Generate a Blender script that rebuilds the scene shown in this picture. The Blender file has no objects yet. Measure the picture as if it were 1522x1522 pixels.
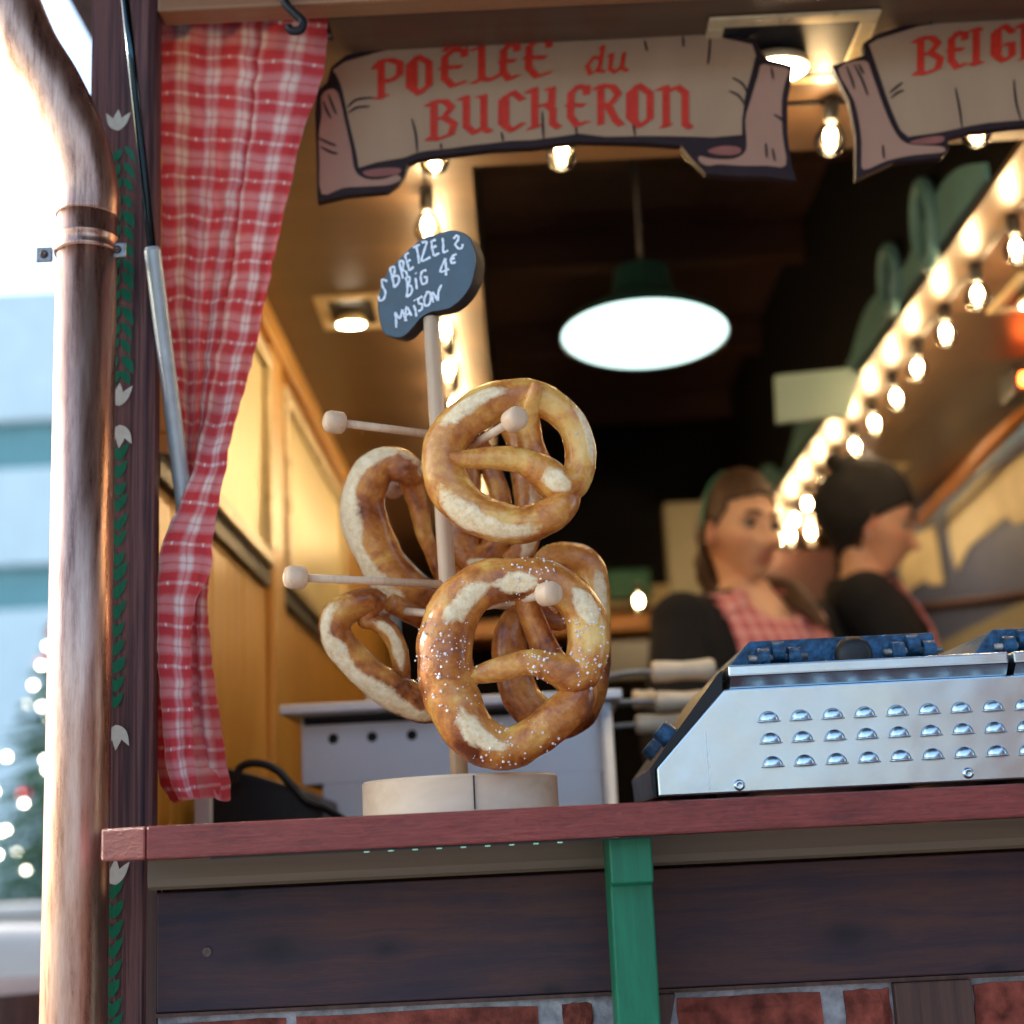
import bpy, bmesh, math, random
from mathutils import Vector, Matrix, noise
random.seed(7)
R = math.radians
scene = bpy.context.scene

# ------------------------------------------------------------------ camera
EYE = Vector((0, 0, 1.10))
F_PX, ROLL, PITCH = 2200.0, R(2.8), R(12.8)
cr, sr, cp, sp = math.cos(ROLL), math.sin(ROLL), math.cos(PITCH), math.sin(PITCH)
_X = Vector((1, 0, 0)); _U = Vector((0, -sp, cp)); _F = Vector((0, cp, sp))
_right = cr * _X - sr * _U
_up = sr * _X + cr * _U
cam_d = bpy.data.cameras.new('camera'); cam = bpy.data.objects.new('camera', cam_d)
scene.collection.objects.link(cam); scene.camera = cam
cam.matrix_world = Matrix(((_right.x, _up.x, -_F.x, EYE.x), (_right.y, _up.y, -_F.y, EYE.y),
                           (_right.z, _up.z, -_F.z, EYE.z), (0, 0, 0, 1)))
cam_d.sensor_width = 36; cam_d.lens = F_PX / 1522 * 36
cam_d.clip_start = 0.05; cam_d.clip_end = 3000
cam_d.dof.use_dof = True; cam_d.dof.focus_distance = 1.42
cam_d.dof.aperture_fstop = 3.1; cam_d.dof.aperture_blades = 0

# ------------------------------------------------------------------ world, sun, exposure
SUN_EL, SUN_AZ = R(24), R(-70)     # azimuth from +Y towards +X; the sun stands behind the stall on the left
world = bpy.data.worlds.new('World'); scene.world = world; world.use_nodes = True
wn = world.node_tree.nodes; wl = world.node_tree.links
sky = wn.new('ShaderNodeTexSky'); sky.sky_type = 'NISHITA'; sky.sun_disc = False
sky.sun_elevation = SUN_EL; sky.sun_rotation = SUN_AZ; sky.dust_density = 1.0; sky.ozone_density = 0.3; sky.air_density = 1.0
wn['Background'].inputs['Strength'].default_value = 0.15
wl.new(sky.outputs[0], wn['Background'].inputs['Color'])
sd = bpy.data.lights.new('sun', 'SUN'); so = bpy.data.objects.new('sun', sd); scene.collection.objects.link(so)
sd.energy = 2.0; sd.angle = R(0.5); sd.color = (1, .93, .82)
sdir = Vector((math.sin(SUN_AZ) * math.cos(SUN_EL), math.cos(SUN_AZ) * math.cos(SUN_EL), math.sin(SUN_EL)))
so.rotation_euler = sdir.to_track_quat('Z', 'Y').to_euler(); so.location = sdir * 50
scene.view_settings.view_transform = 'Standard'; scene.view_settings.look = 'None'
scene.view_settings.exposure = 2.1; scene.view_settings.gamma = 1.0
scene.view_settings.use_curve_mapping = False
scene.cycles.use_denoising = True
scene.cycles.sample_clamp_indirect = 6
scene.cycles.max_bounces = 8; scene.cycles.diffuse_bounces = 3; scene.cycles.glossy_bounces = 4
scene.cycles.transparent_max_bounces = 12; scene.cycles.caustics_reflective = False; scene.cycles.caustics_refractive = False

# ------------------------------------------------------------------ measuring helpers
def ray(px, py):
    dx, dy = px - 761, 761 - py
    return _right * dx + _up * dy + _F * F_PX
def at(px, py, Y):
    d = ray(px, py); return EYE + d * (Y / d.y)
def atX(px, py, X):
    d = ray(px, py); return EYE + d * (X / d.x)
def atZ(px, py, Z):
    d = ray(px, py); return EYE + d * ((Z - EYE.z) / d.z)
def onplane(px, py, p0, n):
    d = ray(px, py); return EYE + d * ((p0 - EYE).dot(n) / d.dot(n))

# ------------------------------------------------------------------ objects
ORG = {}
def link(o): scene.collection.objects.link(o); return o
def tag(o, label=None, cat=None, group=None, kind=None):
    if label: o['label'] = label
    if cat: o['category'] = cat
    if group: o['group'] = group
    if kind: o['kind'] = kind
    return o
def empty(name, loc, label=None, cat=None, group=None):
    o = link(bpy.data.objects.new(name, None)); o.location = loc; ORG[o] = Vector(loc); o.empty_display_size = .05
    return tag(o, label, cat, group)
def obj(name, mb, material, parent=None, smooth=False, label=None, kind=None, bevel=0, seg=2):
    """world-space mesh builder -> one mesh object, its origin at its parent's"""
    org = ORG[parent] if parent is not None else Vector((0, 0, 0))
    me = bpy.data.meshes.new(name)
    me.from_pydata([tuple(Vector(v) - org) for v in mb.v], [], mb.f)
    if mb.uv:
        a = me.attributes.new('st', 'FLOAT_VECTOR', 'POINT')
        for i, u in enumerate(mb.uv): a.data[i].vector = (u[0], u[1], u[2] if len(u) > 2 else 0)
    me.validate(); me.update()
    bm = bmesh.new(); bm.from_mesh(me); bmesh.ops.recalc_face_normals(bm, faces=bm.faces)
    if bevel: bmesh.ops.bevel(bm, geom=[e for e in bm.edges if e.is_manifold and e.calc_face_angle(0) > .5], offset=bevel, segments=seg, affect='EDGES', profile=.5, clamp_overlap=True)
    bm.to_mesh(me); bm.free()
    if smooth:
        for p in me.polygons: p.use_smooth = True
    mats = material if isinstance(material, (list, tuple)) else [material]
    for m in mats: me.materials.append(m)
    o = link(bpy.data.objects.new(name, me))
    if parent is not None: o.parent = parent
    ORG[o] = org
    if label: o['label'] = label
    if kind: o['kind'] = kind
    return o
def autosmooth(o, ang=40):
    me = o.data
    bm = bmesh.new(); bm.from_mesh(me)
    for f in bm.faces: f.smooth = True
    for e in bm.edges:
        if e.calc_face_angle(0) > R(ang): e.smooth = False
    bm.to_mesh(me); bm.free(); return o
def copy_tree(o, parent=None):
    c = o.copy(); scene.collection.objects.link(c)
    if parent is not None: c.parent = parent
    ORG[c] = ORG[o]
    for ch in list(o.children): copy_tree(ch, c)
    return c

class MB:
    def __init__(s): s.v, s.f, s.uv = [], [], []
    def add(s, vs, fs):
        n = len(s.v); s.v += [Vector(v) for v in vs]; s.f += [tuple(i + n for i in f) for f in fs]; return s
    def box(s, a, b):
        (x0, y0, z0), (x1, y1, z1) = a, b
        return s.add([(x0,y0,z0),(x1,y0,z0),(x1,y1,z0),(x0,y1,z0),(x0,y0,z1),(x1,y0,z1),(x1,y1,z1),(x0,y1,z1)],
                     [(0,3,2,1),(4,5,6,7),(0,1,5,4),(1,2,6,5),(2,3,7,6),(3,0,4,7)])
    def prism(s, pts, ext):
        n = len(pts); e = Vector(ext); p = [Vector(q) for q in pts]
        s.add(p + [q + e for q in p], [tuple(range(n)), tuple(range(2*n-1, n-1, -1))] +
              [(i, (i+1) % n, n + (i+1) % n, n + i) for i in range(n)]); return s
    def obox(s, c, ax, ay, az):
        c = Vector(c); ax, ay, az = Vector(ax), Vector(ay), Vector(az)
        return s.prism([c-ax-ay-az, c+ax-ay-az, c+ax+ay-az, c-ax+ay-az], 2*az)
    def tube(s, pts, rad, seg=12, cap=True, up=None):
        pts = [Vector(p) for p in pts]; n = len(pts)
        rad = rad if isinstance(rad, (list, tuple)) else [rad]*n
        base = len(s.v); prev = None
        for i, p in enumerate(pts):
            t = (pts[min(i+1, n-1)] - pts[max(i-1, 0)]).normalized()
            if prev is None:
                a = Vector(up) if up else (Vector((0, 0, 1)) if abs(t.z) < .9 else Vector((1, 0, 0)))
                prev = (a - t*a.dot(t)).normalized()
            prev = (prev - t*prev.dot(t)).normalized(); b = t.cross(prev)
            for k in range(seg):
                th = 2*math.pi*k/seg
                r = rad[i]; ra, rb = (r if isinstance(r, tuple) else (r, r))
                s.v.append(p + prev*math.cos(th)*ra + b*math.sin(th)*rb)
        for i in range(n-1):
            for k in range(seg):
                s.f.append((base+i*seg+k, base+i*seg+(k+1) % seg, base+(i+1)*seg+(k+1) % seg, base+(i+1)*seg+k))
        if cap:
            s.f.append(tuple(base+k for k in range(seg))[::-1]); s.f.append(tuple(base+(n-1)*seg+k for k in range(seg)))
        return s
    def lathe(s, c, axis, prof, seg=24):
        """prof: (distance along axis, radius)"""
        c = Vector(c); a = Vector(axis).normalized()
        pts = [c + a*h for h, r in prof]
        x = (Vector((0,0,1)) if abs(a.z) < .9 else Vector((1,0,0))); x = (x - a*x.dot(a)).normalized(); y = a.cross(x)
        base = len(s.v)
        for p, (h, r) in zip(pts, prof):
            for k in range(seg):
                th = 2*math.pi*k/seg; s.v.append(p + (x*math.cos(th) + y*math.sin(th))*max(r, 1e-5))
        n = len(prof)
        for i in range(n-1):
            for k in range(seg):
                s.f.append((base+i*seg+k, base+i*seg+(k+1) % seg, base+(i+1)*seg+(k+1) % seg, base+(i+1)*seg+k))
        s.f.append(tuple(base+k for k in range(seg))[::-1]); s.f.append(tuple(base+(n-1)*seg+k for k in range(seg)))
        return s
    def ball(s, c, r, seg=16, rings=10):
        c = Vector(c); r = (r, r, r) if not isinstance(r, (tuple, list)) else r
        base = len(s.v)
        for i in range(rings+1):
            ph = math.pi*i/rings
            for k in range(seg):
                th = 2*math.pi*k/seg
                s.v.append(c + Vector((r[0]*math.sin(ph)*math.cos(th), r[1]*math.sin(ph)*math.sin(th), r[2]*math.cos(ph))))
        for i in range(rings):
            for k in range(seg):
                s.f.append((base+i*seg+k, base+(i+1)*seg+k, base+(i+1)*seg+(k+1) % seg, base+i*seg+(k+1) % seg))
        return s

def crom(pts, sub=8, closed=False):
    out = []; n = len(pts)
    P = [Vector(p) for p in pts]
    rng = n if closed else n-1
    for i in range(rng):
        a, b, c, d = (P[(i-1) % n], P[i], P[(i+1) % n], P[(i+2) % n]) if closed else (P[max(i-1, 0)], P[i], P[i+1], P[min(i+2, n-1)])
        for k in range(sub):
            t = k/sub
            out.append(.5*((2*b) + (c-a)*t + (2*a-5*b+4*c-d)*t*t + (3*b-a-3*c+d)*t**3))
    if not closed: out.append(P[-1])
    return out
def crom1(vals, sub=8, closed=False):
    return [v.x for v in crom([(q, 0, 0) for q in vals], sub, closed)]

# ------------------------------------------------------------------ materials
def new_mat(name):
    m = bpy.data.materials.new(name); m.use_nodes = True
    return m, m.node_tree.nodes, m.node_tree.links, m.node_tree.nodes['Principled BSDF']
def ramp(n, l, src, stops):
    r = n.new('ShaderNodeValToRGB'); e = r.color_ramp.elements
    while len(e) > 1: e.remove(e[-1])
    e[0].position = stops[0][0]; e[0].color = (*stops[0][1], 1)
    for p, c in stops[1:]:
        q = e.new(p); q.color = (*c, 1)
    l.new(src, r.inputs[0]); return r.outputs[0]
def coords(n, l, scale=(1,1,1), rot=(0,0,0)):
    t = n.new('ShaderNodeTexCoord'); mp = n.new('ShaderNodeMapping'); mp.inputs['Scale'].default_value = scale
    mp.inputs['Rotation'].default_value = rot
    l.new(t.outputs['Object'], mp.inputs[0]); return mp.outputs[0]
def noi(n, l, vec, scale, detail=4, rough=.55, dist=0):
    t = n.new('ShaderNodeTexNoise'); t.inputs['Scale'].default_value = scale; t.inputs['Detail'].default_value = detail
    t.inputs['Roughness'].default_value = rough; t.inputs['Distortion'].default_value = dist
    l.new(vec, t.inputs['Vector']); return t.outputs[0]
def bump(n, l, h, b, strength=.3, dist=.001, normal=None):
    bp = n.new('ShaderNodeBump'); bp.inputs['Strength'].default_value = strength; bp.inputs['Distance'].default_value = dist
    l.new(h, bp.inputs['Height'])
    if normal is not None: l.new(normal, bp.inputs['Normal'])
    l.new(bp.outputs[0], b.inputs['Normal']); return bp.outputs[0]
def math_(n, l, op, a, b=None, clamp=False):
    m = n.new('ShaderNodeMath'); m.operation = op; m.use_clamp = clamp
    for i, q in enumerate((a, b)):
        if q is None: continue
        if isinstance(q, (int, float)): m.inputs[i].default_value = q
        else: l.new(q, m.inputs[i])
    return m.outputs[0]
def mixc(n, l, f, a, b):
    m = n.new('ShaderNodeMix'); m.data_type = 'RGBA'
    for i, q in ((0, f), (6, a), (7, b)):
        if isinstance(q, (int, float)): m.inputs[i].default_value = q
        elif isinstance(q, tuple): m.inputs[i].default_value = (*q, 1)
        else: l.new(q, m.inputs[i])
    return m.outputs[2]

def plain(name, col, rough=.5, metal=0, vary=.15, scale=40, bs=.1, bd=.0005, coat=0):
    m, n, l, b = new_mat(name)
    v = coords(n, l); f = noi(n, l, v, scale, 5)
    c2 = tuple(min(1, x*(1+vary)) for x in col); c1 = tuple(x*(1-vary) for x in col)
    l.new(ramp(n, l, f, [(.3, c1), (.7, c2)]), b.inputs['Base Color'])
    f2 = noi(n, l, v, scale*.3, 3)
    l.new(math_(n, l, 'ADD', math_(n, l, 'MULTIPLY', f2, .2), rough-.1), b.inputs['Roughness'])
    b.inputs['Metallic'].default_value = metal; b.inputs['Coat Weight'].default_value = coat
    if bs: bump(n, l, f, b, bs, bd)
    return m
def wood(name, stops, axis='X', scale=60, stretch=.04, rough=.5, bs=.35, bd=.0008, coat=0, knots=0, big=.35):
    m, n, l, b = new_mat(name)
    sc = [1, 1, 1]; sc['XYZ'.index(axis)] = stretch
    v = coords(n, l, tuple(sc))
    d = noi(n, l, v, scale, 6, .6, .4)
    g = noi(n, l, v, scale*.22, 3, .5, .8)
    f = math_(n, l, 'ADD', math_(n, l, 'MULTIPLY', d, 1-big), math_(n, l, 'MULTIPLY', g, big))
    col = ramp(n, l, f, stops)
    if knots:
        v2 = coords(n, l, tuple(.45 if q != 1 else 1 for q in sc))
        vo = n.new('ShaderNodeTexVoronoi'); vo.inputs['Scale'].default_value = knots; l.new(v2, vo.inputs['Vector'])
        k = ramp(n, l, vo.outputs['Distance'], [(0, (.25,)*3), (.06, (.35,)*3), (.13, (1,)*3)])
        mx = n.new('ShaderNodeMix'); mx.data_type = 'RGBA'; mx.blend_type = 'MULTIPLY'; mx.inputs[0].default_value = 1
        l.new(col, mx.inputs[6]); l.new(k, mx.inputs[7]); col = mx.outputs[2]
    l.new(col, b.inputs['Base Color'])
    b.inputs['Roughness'].default_value = rough; b.inputs['Coat Weight'].default_value = coat
    b.inputs['Coat Roughness'].default_value = .38
    bump(n, l, f, b, bs, bd); return m
def emis(name, col, s):
    m, n, l, b = new_mat(name)
    b.inputs['Base Color'].default_value = (*col, 1); b.inputs['Emission Color'].default_value = (*col, 1)
    b.inputs['Emission Strength'].default_value = s; return m

M = {}
M['post'] = wood('stained_post', [(.36, (.020,.012,.018)), (.45, (.080,.034,.034)), (.54, (.17,.075,.066)), (.64, (.055,.026,.03))], 'Z', 190, .02, .55, .8, .0015)
M['board'] = wood('stained_board', [(.3, (.018,.010,.014)), (.46, (.045,.022,.024)), (.58, (.085,.036,.030)), (.72, (.040,.019,.022))], 'X', 90, .035, .62, .45, .0007, knots=3.2)
def board_mat(base, knots):
    m, n, l, b = new_mat('stained_board'); t = n.new('ShaderNodeTexCoord'); sx = n.new('ShaderNodeSeparateXYZ'); l.new(t.outputs['Object'], sx.inputs[0])
    X, Z = sx.outputs[0], sx.outputs[2]; dark = None; Zw = Z
    for kx, kz, sz in knots:
        dx = math_(n, l, 'MULTIPLY', math_(n, l, 'SUBTRACT', X, kx), .55); dz = math_(n, l, 'SUBTRACT', Z, kz)
        d = math_(n, l, 'SQRT', math_(n, l, 'ADD', math_(n, l, 'MULTIPLY', dx, dx), math_(n, l, 'MULTIPLY', dz, dz)))
        e = math_(n, l, 'POWER', 2.718, math_(n, l, 'MULTIPLY', d, -55.0/sz))
        Zw = math_(n, l, 'SUBTRACT', Zw, math_(n, l, 'MULTIPLY', math_(n, l, 'MULTIPLY', dz, e), .85))
        k = ramp(n, l, d, [(0, (1,)*3), (.005*sz, (.9,)*3), (.012*sz, (.25,)*3), (.026*sz, (0,)*3)])
        dark = k if dark is None else math_(n, l, 'MAXIMUM', dark, k)
    cb_ = n.new('ShaderNodeCombineXYZ'); l.new(math_(n, l, 'MULTIPLY', X, .05), cb_.inputs[0]); l.new(Zw, cb_.inputs[2])
    g = noi(n, l, cb_.outputs[0], 70, 7, .68, .5); cloud = noi(n, l, coords(n, l, (1,1,2)), 7, 4, .6); fine = noi(n, l, coords(n, l, (.08,1,1)), 700, 3, .6)
    f = math_(n, l, 'ADD', math_(n, l, 'ADD', math_(n, l, 'MULTIPLY', g, .5), math_(n, l, 'MULTIPLY', cloud, .35)), math_(n, l, 'MULTIPLY', fine, .15))
    c = ramp(n, l, f, [(.36, (.020,.015,.027)), (.46, (.038,.021,.028)), (.57, (.070,.030,.025)), (.70, (.036,.020,.027))])
    l.new(mixc(n, l, math_(n, l, 'MULTIPLY', dark, .85), c, (.012,.009,.014)), b.inputs['Base Color'])
    b.inputs['Roughness'].default_value = .6; b.inputs['Specular IOR Level'].default_value = .3
    bump(n, l, f, b, .5, .0008); return m
M['dark_timber'] = wood('dark_timber', [(.3, (.03,.018,.016)), (.6, (.10,.052,.04)), (.75, (.055,.03,.026))], 'Z', 90, .04, .6, .4)
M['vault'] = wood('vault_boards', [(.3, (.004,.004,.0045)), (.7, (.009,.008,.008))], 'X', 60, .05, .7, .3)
M['vault_beam'] = wood('vault_beam', [(.3, (.03,.014,.010)), (.7, (.07,.032,.022))], 'X', 60, .05, .6, .3)
M['counter'] = wood('counter_paint', [(.3, (.10,.012,.008)), (.50, (.22,.030,.020)), (.64, (.30,.055,.04)), (.74, (.52,.30,.27))], 'X', 220, .015, .30, 1.0, .0016, coat=.25)  # palest stop paints highlight streaks into the worn paint colour
M['green'] = wood('green_paint', [(.3, (.003,.10,.05)), (.7, (.006,.17,.085))], 'Z', 140, .04, .42, .5, .0006)
M['fascia'] = wood('olive_board', [(.3, (.10,.07,.04)), (.7, (.16,.115,.07))], 'X', 60, .04, .5, .2)
M['beam'] = wood('front_beam', [(.3, (.20,.085,.03)), (.7, (.36,.17,.07))], 'X', 50, .04, .3, .3, .0005, coat=.4)
M['soffit'] = wood('varnished_soffit', [(.3, (.075,.042,.022)), (.5, (.105,.060,.032)), (.7, (.13,.076,.042))], 'X', 40, .05, .36, .12, .0004, coat=.35, big=.5)
M['sidewall'] = wood('honey_planks', [(.3, (.50,.22,.035)), (.55, (.66,.34,.06)), (.72, (.74,.43,.10))], 'Z', 45, .05, .3, .2, .0004, coat=.35)
M['beech'] = wood('beech', [(.3, (.52,.33,.19)), (.5, (.66,.46,.29)), (.7, (.74,.55,.38))], 'Z', 120, .04, .5, .15, .0003)
M['beech_x'] = wood('beech_base', [(.3, (.50,.33,.19)), (.5, (.68,.52,.35)), (.7, (.80,.66,.50))], 'X', 45, .14, .5, .2, .0004, big=.6)
M['brick'] = plain('brick', (.20,.048,.032), .85, 0, .6, 45, 1.0, .005)
M['mortar'] = plain('mortar', (.27,.27,.28), .9, 0, .4, 60, 1.0, .005)
M['black'] = plain('black_iron', (.012,.013,.015), .4, 0, .2, 80, .2)
M['blackcloth'] = plain('black_fabric', (.010,.011,.014), .9, 0, .3, 300, .5, .001)
M['strutrod'] = plain('strut_rod', (.03,.05,.06), .15, 1, .1, 50, 0)
M['strutcyl'] = plain('strut_cylinder', (.42,.47,.47), .4, .3, .12, 60, .1)
M['screw'] = plain('screw', (.10,.075,.07), .35, 1, .3, 300, .2)
M['zinc'] = plain('zinc_bracket', (.25,.26,.27), .45, .8, .3, 120, .2)
M['cream'] = plain('cream_paint', (.62,.58,.48), .6, 0, .1, 120, .2)
M['white'] = plain('white_enamel', (.72,.74,.76), .35, 0, .05, 50, .05)
M['panel_gold'] = plain('gold_panel', (.80,.68,.36), .35, .15, .08, 6, .03)
M['frame'] = plain('frame_cream', (.62,.50,.28), .3, .2, .1, 60, .1)
M['ironhandle'] = plain('pale_handle', (.68,.58,.42), .45, 0, .06, 40, .1, .0005, coat=.3)
M['skin'] = None
M['socket'] = plain('bulb_socket', (.03,.03,.03), .4, 0, .1, 50, 0)
M['filament'] = emis('bulb_glow', (1, .74, .42), 72)
M['pend_disc'] = emis('pendant_glow', (.70, 1, .95), .42)
M['shade'] = plain('green_enamel', (.006,.022,.02), .3, 0, .2, 20, 0, coat=.5)
M['chain'] = plain('chain_steel', (.10,.09,.08), .4, 1, .2, 200, 0)
M['banner_face'] = wood('banner_face', [(.3, (.33,.215,.13)), (.7, (.40,.27,.165))], 'Z', 12, .3, .6, .1)
M['banner_tail'] = wood('banner_tail', [(.3, (.33,.175,.12)), (.7, (.40,.235,.165))], 'Z', 12, .3, .6, .1)
M['banner_dark'] = plain('banner_outline', (.022,.012,.014), .55, 0, .2, 60, .1)
M['banner_red'] = plain('banner_red', (.50,.032,.016), .55, 0, .12, 90, .05)
M['banner_curl'] = plain('banner_curl', (.25,.08,.06), .6, 0, .12, 60, .05)
M['chalk'] = plain('chalk_paint', (.62,.70,.78), .8, 0, .25, 400, 0)
M['slate'] = plain('slate_paint', (.006,.038,.072), .36, 0, .2, 60, .1, .0003)
M['bark'] = plain('sign_edge', (.035,.028,.025), .6, 0, .3, 60, .4)
M['teal'] = plain('lamplit_teal_trim', (.12,.27,.28), .5, 0, .1, 20, .1)  # base colour holds the pendant lamp's blue-green light on the trim
M['pink'] = plain('skin_pink', (.5,.2,.15), .5)
M['bluegrey'] = plain('bluegrey_wall', (.06,.085,.19), .6, 0, .08, 10, .05)
M['beigewall'] = plain('beige_wall', (.27,.25,.18), .6, 0, .08, 10, .05)
M['parchment'] = plain('parchment', (.60,.52,.34), .7, 0, .12, 14, .1)
M['rail'] = wood('rail_wood', [(.3, (.42,.14,.03)), (.7, (.60,.24,.05))], 'Y', 60, .04, .35, .2, coat=.3)
M['blue'] = plain('blue_tube', (.20,.33,.55), .2, 0, .1, 10, 0, coat=.5)
M['heater'] = emis('heater_glow', (1, .13, .02), 6)
M['castblue'] = plain('cast_iron_plate', (.008,.072,.16), .42, .2, .7, 130, 1.0, .003, coat=.15)
M['knobblack'] = plain('black_bakelite', (.005,.006,.008), .5, 0, .1, 50, 0)

for k_, q_ in (('post',.3), ('dark_timber',.25), ('banner_dark',.2), ('banner_face',.25), ('banner_tail',.25), ('banner_red',.25), ('blackcloth',.2), ('black',.3), ('vault',.1), ('vault_beam',.2), ('knit',.15), ('bark',.2), ('brick',.2), ('green',.35)):
    if M.get(k_): M[k_].node_tree.nodes['Principled BSDF'].inputs['Specular IOR Level'].default_value = q_
def counter_paint():
    m, n, l, b = new_mat('counter_gloss_paint'); v = coords(n, l, (.05, 1, 1)); v2 = coords(n, l, (.35, 1, 1))
    g = noi(n, l, v, 420, 5, .7, .6); w = noi(n, l, v2, 150, 4, .7, 1.2); cl_ = noi(n, l, coords(n, l), 9, 3)
    h = math_(n, l, 'ADD', math_(n, l, 'MULTIPLY', g, .6), math_(n, l, 'MULTIPLY', w, .4))
    c = ramp(n, l, math_(n, l, 'ADD', math_(n, l, 'MULTIPLY', h, .7), math_(n, l, 'MULTIPLY', cl_, .3)), [(.36, (.085,.010,.007)), (.48, (.20,.026,.018)), (.60, (.27,.042,.030)), (.72, (.40,.12,.09))])  # pale end of the ramp puts gloss streaks into the red
    l.new(c, b.inputs['Base Color']); b.inputs['Roughness'].default_value = .28
    bump(n, l, h, b, 1.0, .0035); return m
M['counter'] = counter_paint()
# copper
def copper():
    m, n, l, b = new_mat('weathered_copper')
    v = coords(n, l, (1, 1, .10)); f = noi(n, l, v, 60, 8, .75, .1)
    c = ramp(n, l, f, [(.30, (.12,.065,.05)), (.42, (.32,.18,.135)), (.52, (.50,.30,.22)), (.66, (.60,.42,.33)), (.8, (.38,.32,.30))])
    l.new(c, b.inputs['Base Color']); b.inputs['Metallic'].default_value = .92
    v2 = coords(n, l); g = noi(n, l, v2, 150, 6, .75)
    l.new(ramp(n, l, noi(n, l, v, 60, 6, .7), [(.35, (.24,)*3), (.7, (.42,)*3)]), b.inputs['Roughness'])
    bump(n, l, g, b, .10, .0007); return m
M['copper'] = copper()
def steel(name, base=(.56,.68,.74), rough=.24, axis='X'):
    m, n, l, b = new_mat(name)
    sc = [1, 1, 1]; sc['XYZ'.index(axis)] = .01
    v = coords(n, l, tuple(sc)); f = noi(n, l, v, 900, 3, .6)
    v2 = coords(n, l); g = noi(n, l, v2, 5, 3, .5, .3); sm = noi(n, l, v2, 22, 4, .6)
    b.inputs['Base Color'].default_value = (*base, 1); b.inputs['Metallic'].default_value = 1
    l.new(math_(n, l, 'ADD', math_(n, l, 'MULTIPLY', sm, .16), rough-.08), b.inputs['Roughness'])
    bp = n.new('ShaderNodeBump'); bp.inputs['Strength'].default_value = .25; bp.inputs['Distance'].default_value = .02
    l.new(g, bp.inputs['Height'])
    bump(n, l, f, b, .12, .0002, bp.outputs[0]); return m
M['steel'] = steel('brushed_steel'); M['steel_dull'] = steel('stove_steel', (.80,.86,.90), .5); M['steel_dull'].node_tree.nodes['Principled BSDF'].inputs['Metallic'].default_value = .25
def glassy(name, tint=(1, .9, .75), gl=.12):
    m, n, l, b = new_mat(name); n.remove(b); out = n['Material Output']
    t = n.new('ShaderNodeBsdfTransparent'); t.inputs[0].default_value = (*tint, 1)
    g = n.new('ShaderNodeBsdfGlossy'); g.inputs['Roughness'].default_value = .03
    fr = n.new('ShaderNodeFresnel'); fr.inputs[0].default_value = 1.45
    mx = n.new('ShaderNodeMixShader'); l.new(fr.outputs[0], mx.inputs[0]); l.new(t.outputs[0], mx.inputs[1]); l.new(g.outputs[0], mx.inputs[2])
    l.new(mx.outputs[0], out.inputs[0]); return m
M['bulbglass'] = glassy('bulb_glass')

def gingham(name, per=1.0, red=(.66,.055,.065), white=(.90,.85,.79), transl=.3):
    m, n, l, b = new_mat(name); a = n.new('ShaderNodeAttribute'); a.attribute_name = 'st'
    sx = n.new('ShaderNodeSeparateXYZ'); l.new(a.outputs['Vector'], sx.inputs[0]); w = []
    nv = coords(n, l); wob = math_(n, l, 'MULTIPLY', math_(n, l, 'SUBTRACT', noi(n, l, nv, 200, 2), .5), .06)
    for k in (0, 1):
        f = math_(n, l, 'FRACT', math_(n, l, 'ADD', math_(n, l, 'MULTIPLY', sx.outputs[k], per), wob))
        # soft stripe: white half, with a thin white thread down the middle of the red half
        d = math_(n, l, 'ABSOLUTE', math_(n, l, 'SUBTRACT', f, .75))
        wide = ramp(n, l, d, [(.0, (.35,)*3), (.05, (.9,)*3), (.14, (.9,)*3), (.28, (0,)*3)])
        d2 = math_(n, l, 'ABSOLUTE', math_(n, l, 'SUBTRACT', f, .25))
        thin = ramp(n, l, d2, [(.02, (1,)*3), (.07, (0,)*3)])
        w.append((wide, thin))
    s = math_(n, l, 'ADD', math_(n, l, 'MULTIPLY', w[0][0], .5), math_(n, l, 'MULTIPLY', w[1][0], .5))
    dot = math_(n, l, 'MULTIPLY', w[0][1], w[1][1])
    th = math_(n, l, 'ADD', math_(n, l, 'MULTIPLY', w[0][1], .0), math_(n, l, 'MULTIPLY', w[1][1], .42))
    s = math_(n, l, 'MAXIMUM', math_(n, l, 'ADD', s, math_(n, l, 'ADD', th, 0)), math_(n, l, 'MULTIPLY', dot, 1.0), True)
    pink = tuple(r*.45 + q*.45 for r, q in zip(red, white))
    c = ramp(n, l, s, [(0, red), (.5, (.74,.30,.31)), (1, white)])
    l.new(c, b.inputs['Base Color']); b.inputs['Roughness'].default_value = .9
    b.inputs['Sheen Weight'].default_value = .2
    v = coords(n, l); bump(n, l, noi(n, l, v, 900, 2), b, .25, .0006)
    out = n['Material Output']; tr = n.new('ShaderNodeBsdfTranslucent'); l.new(c, tr.inputs[0])
    mx = n.new('ShaderNodeMixShader'); mx.inputs[0].default_value = transl
    l.new(b.outputs[0], mx.inputs[1]); l.new(tr.outputs[0], mx.inputs[2]); l.new(mx.outputs[0], out.inputs[0])
    return m
M['gingham'] = gingham('red_gingham')
M['apron'] = gingham('pink_gingham', 1, (.50,.09,.11), (.72,.5,.48), 0)

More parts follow.
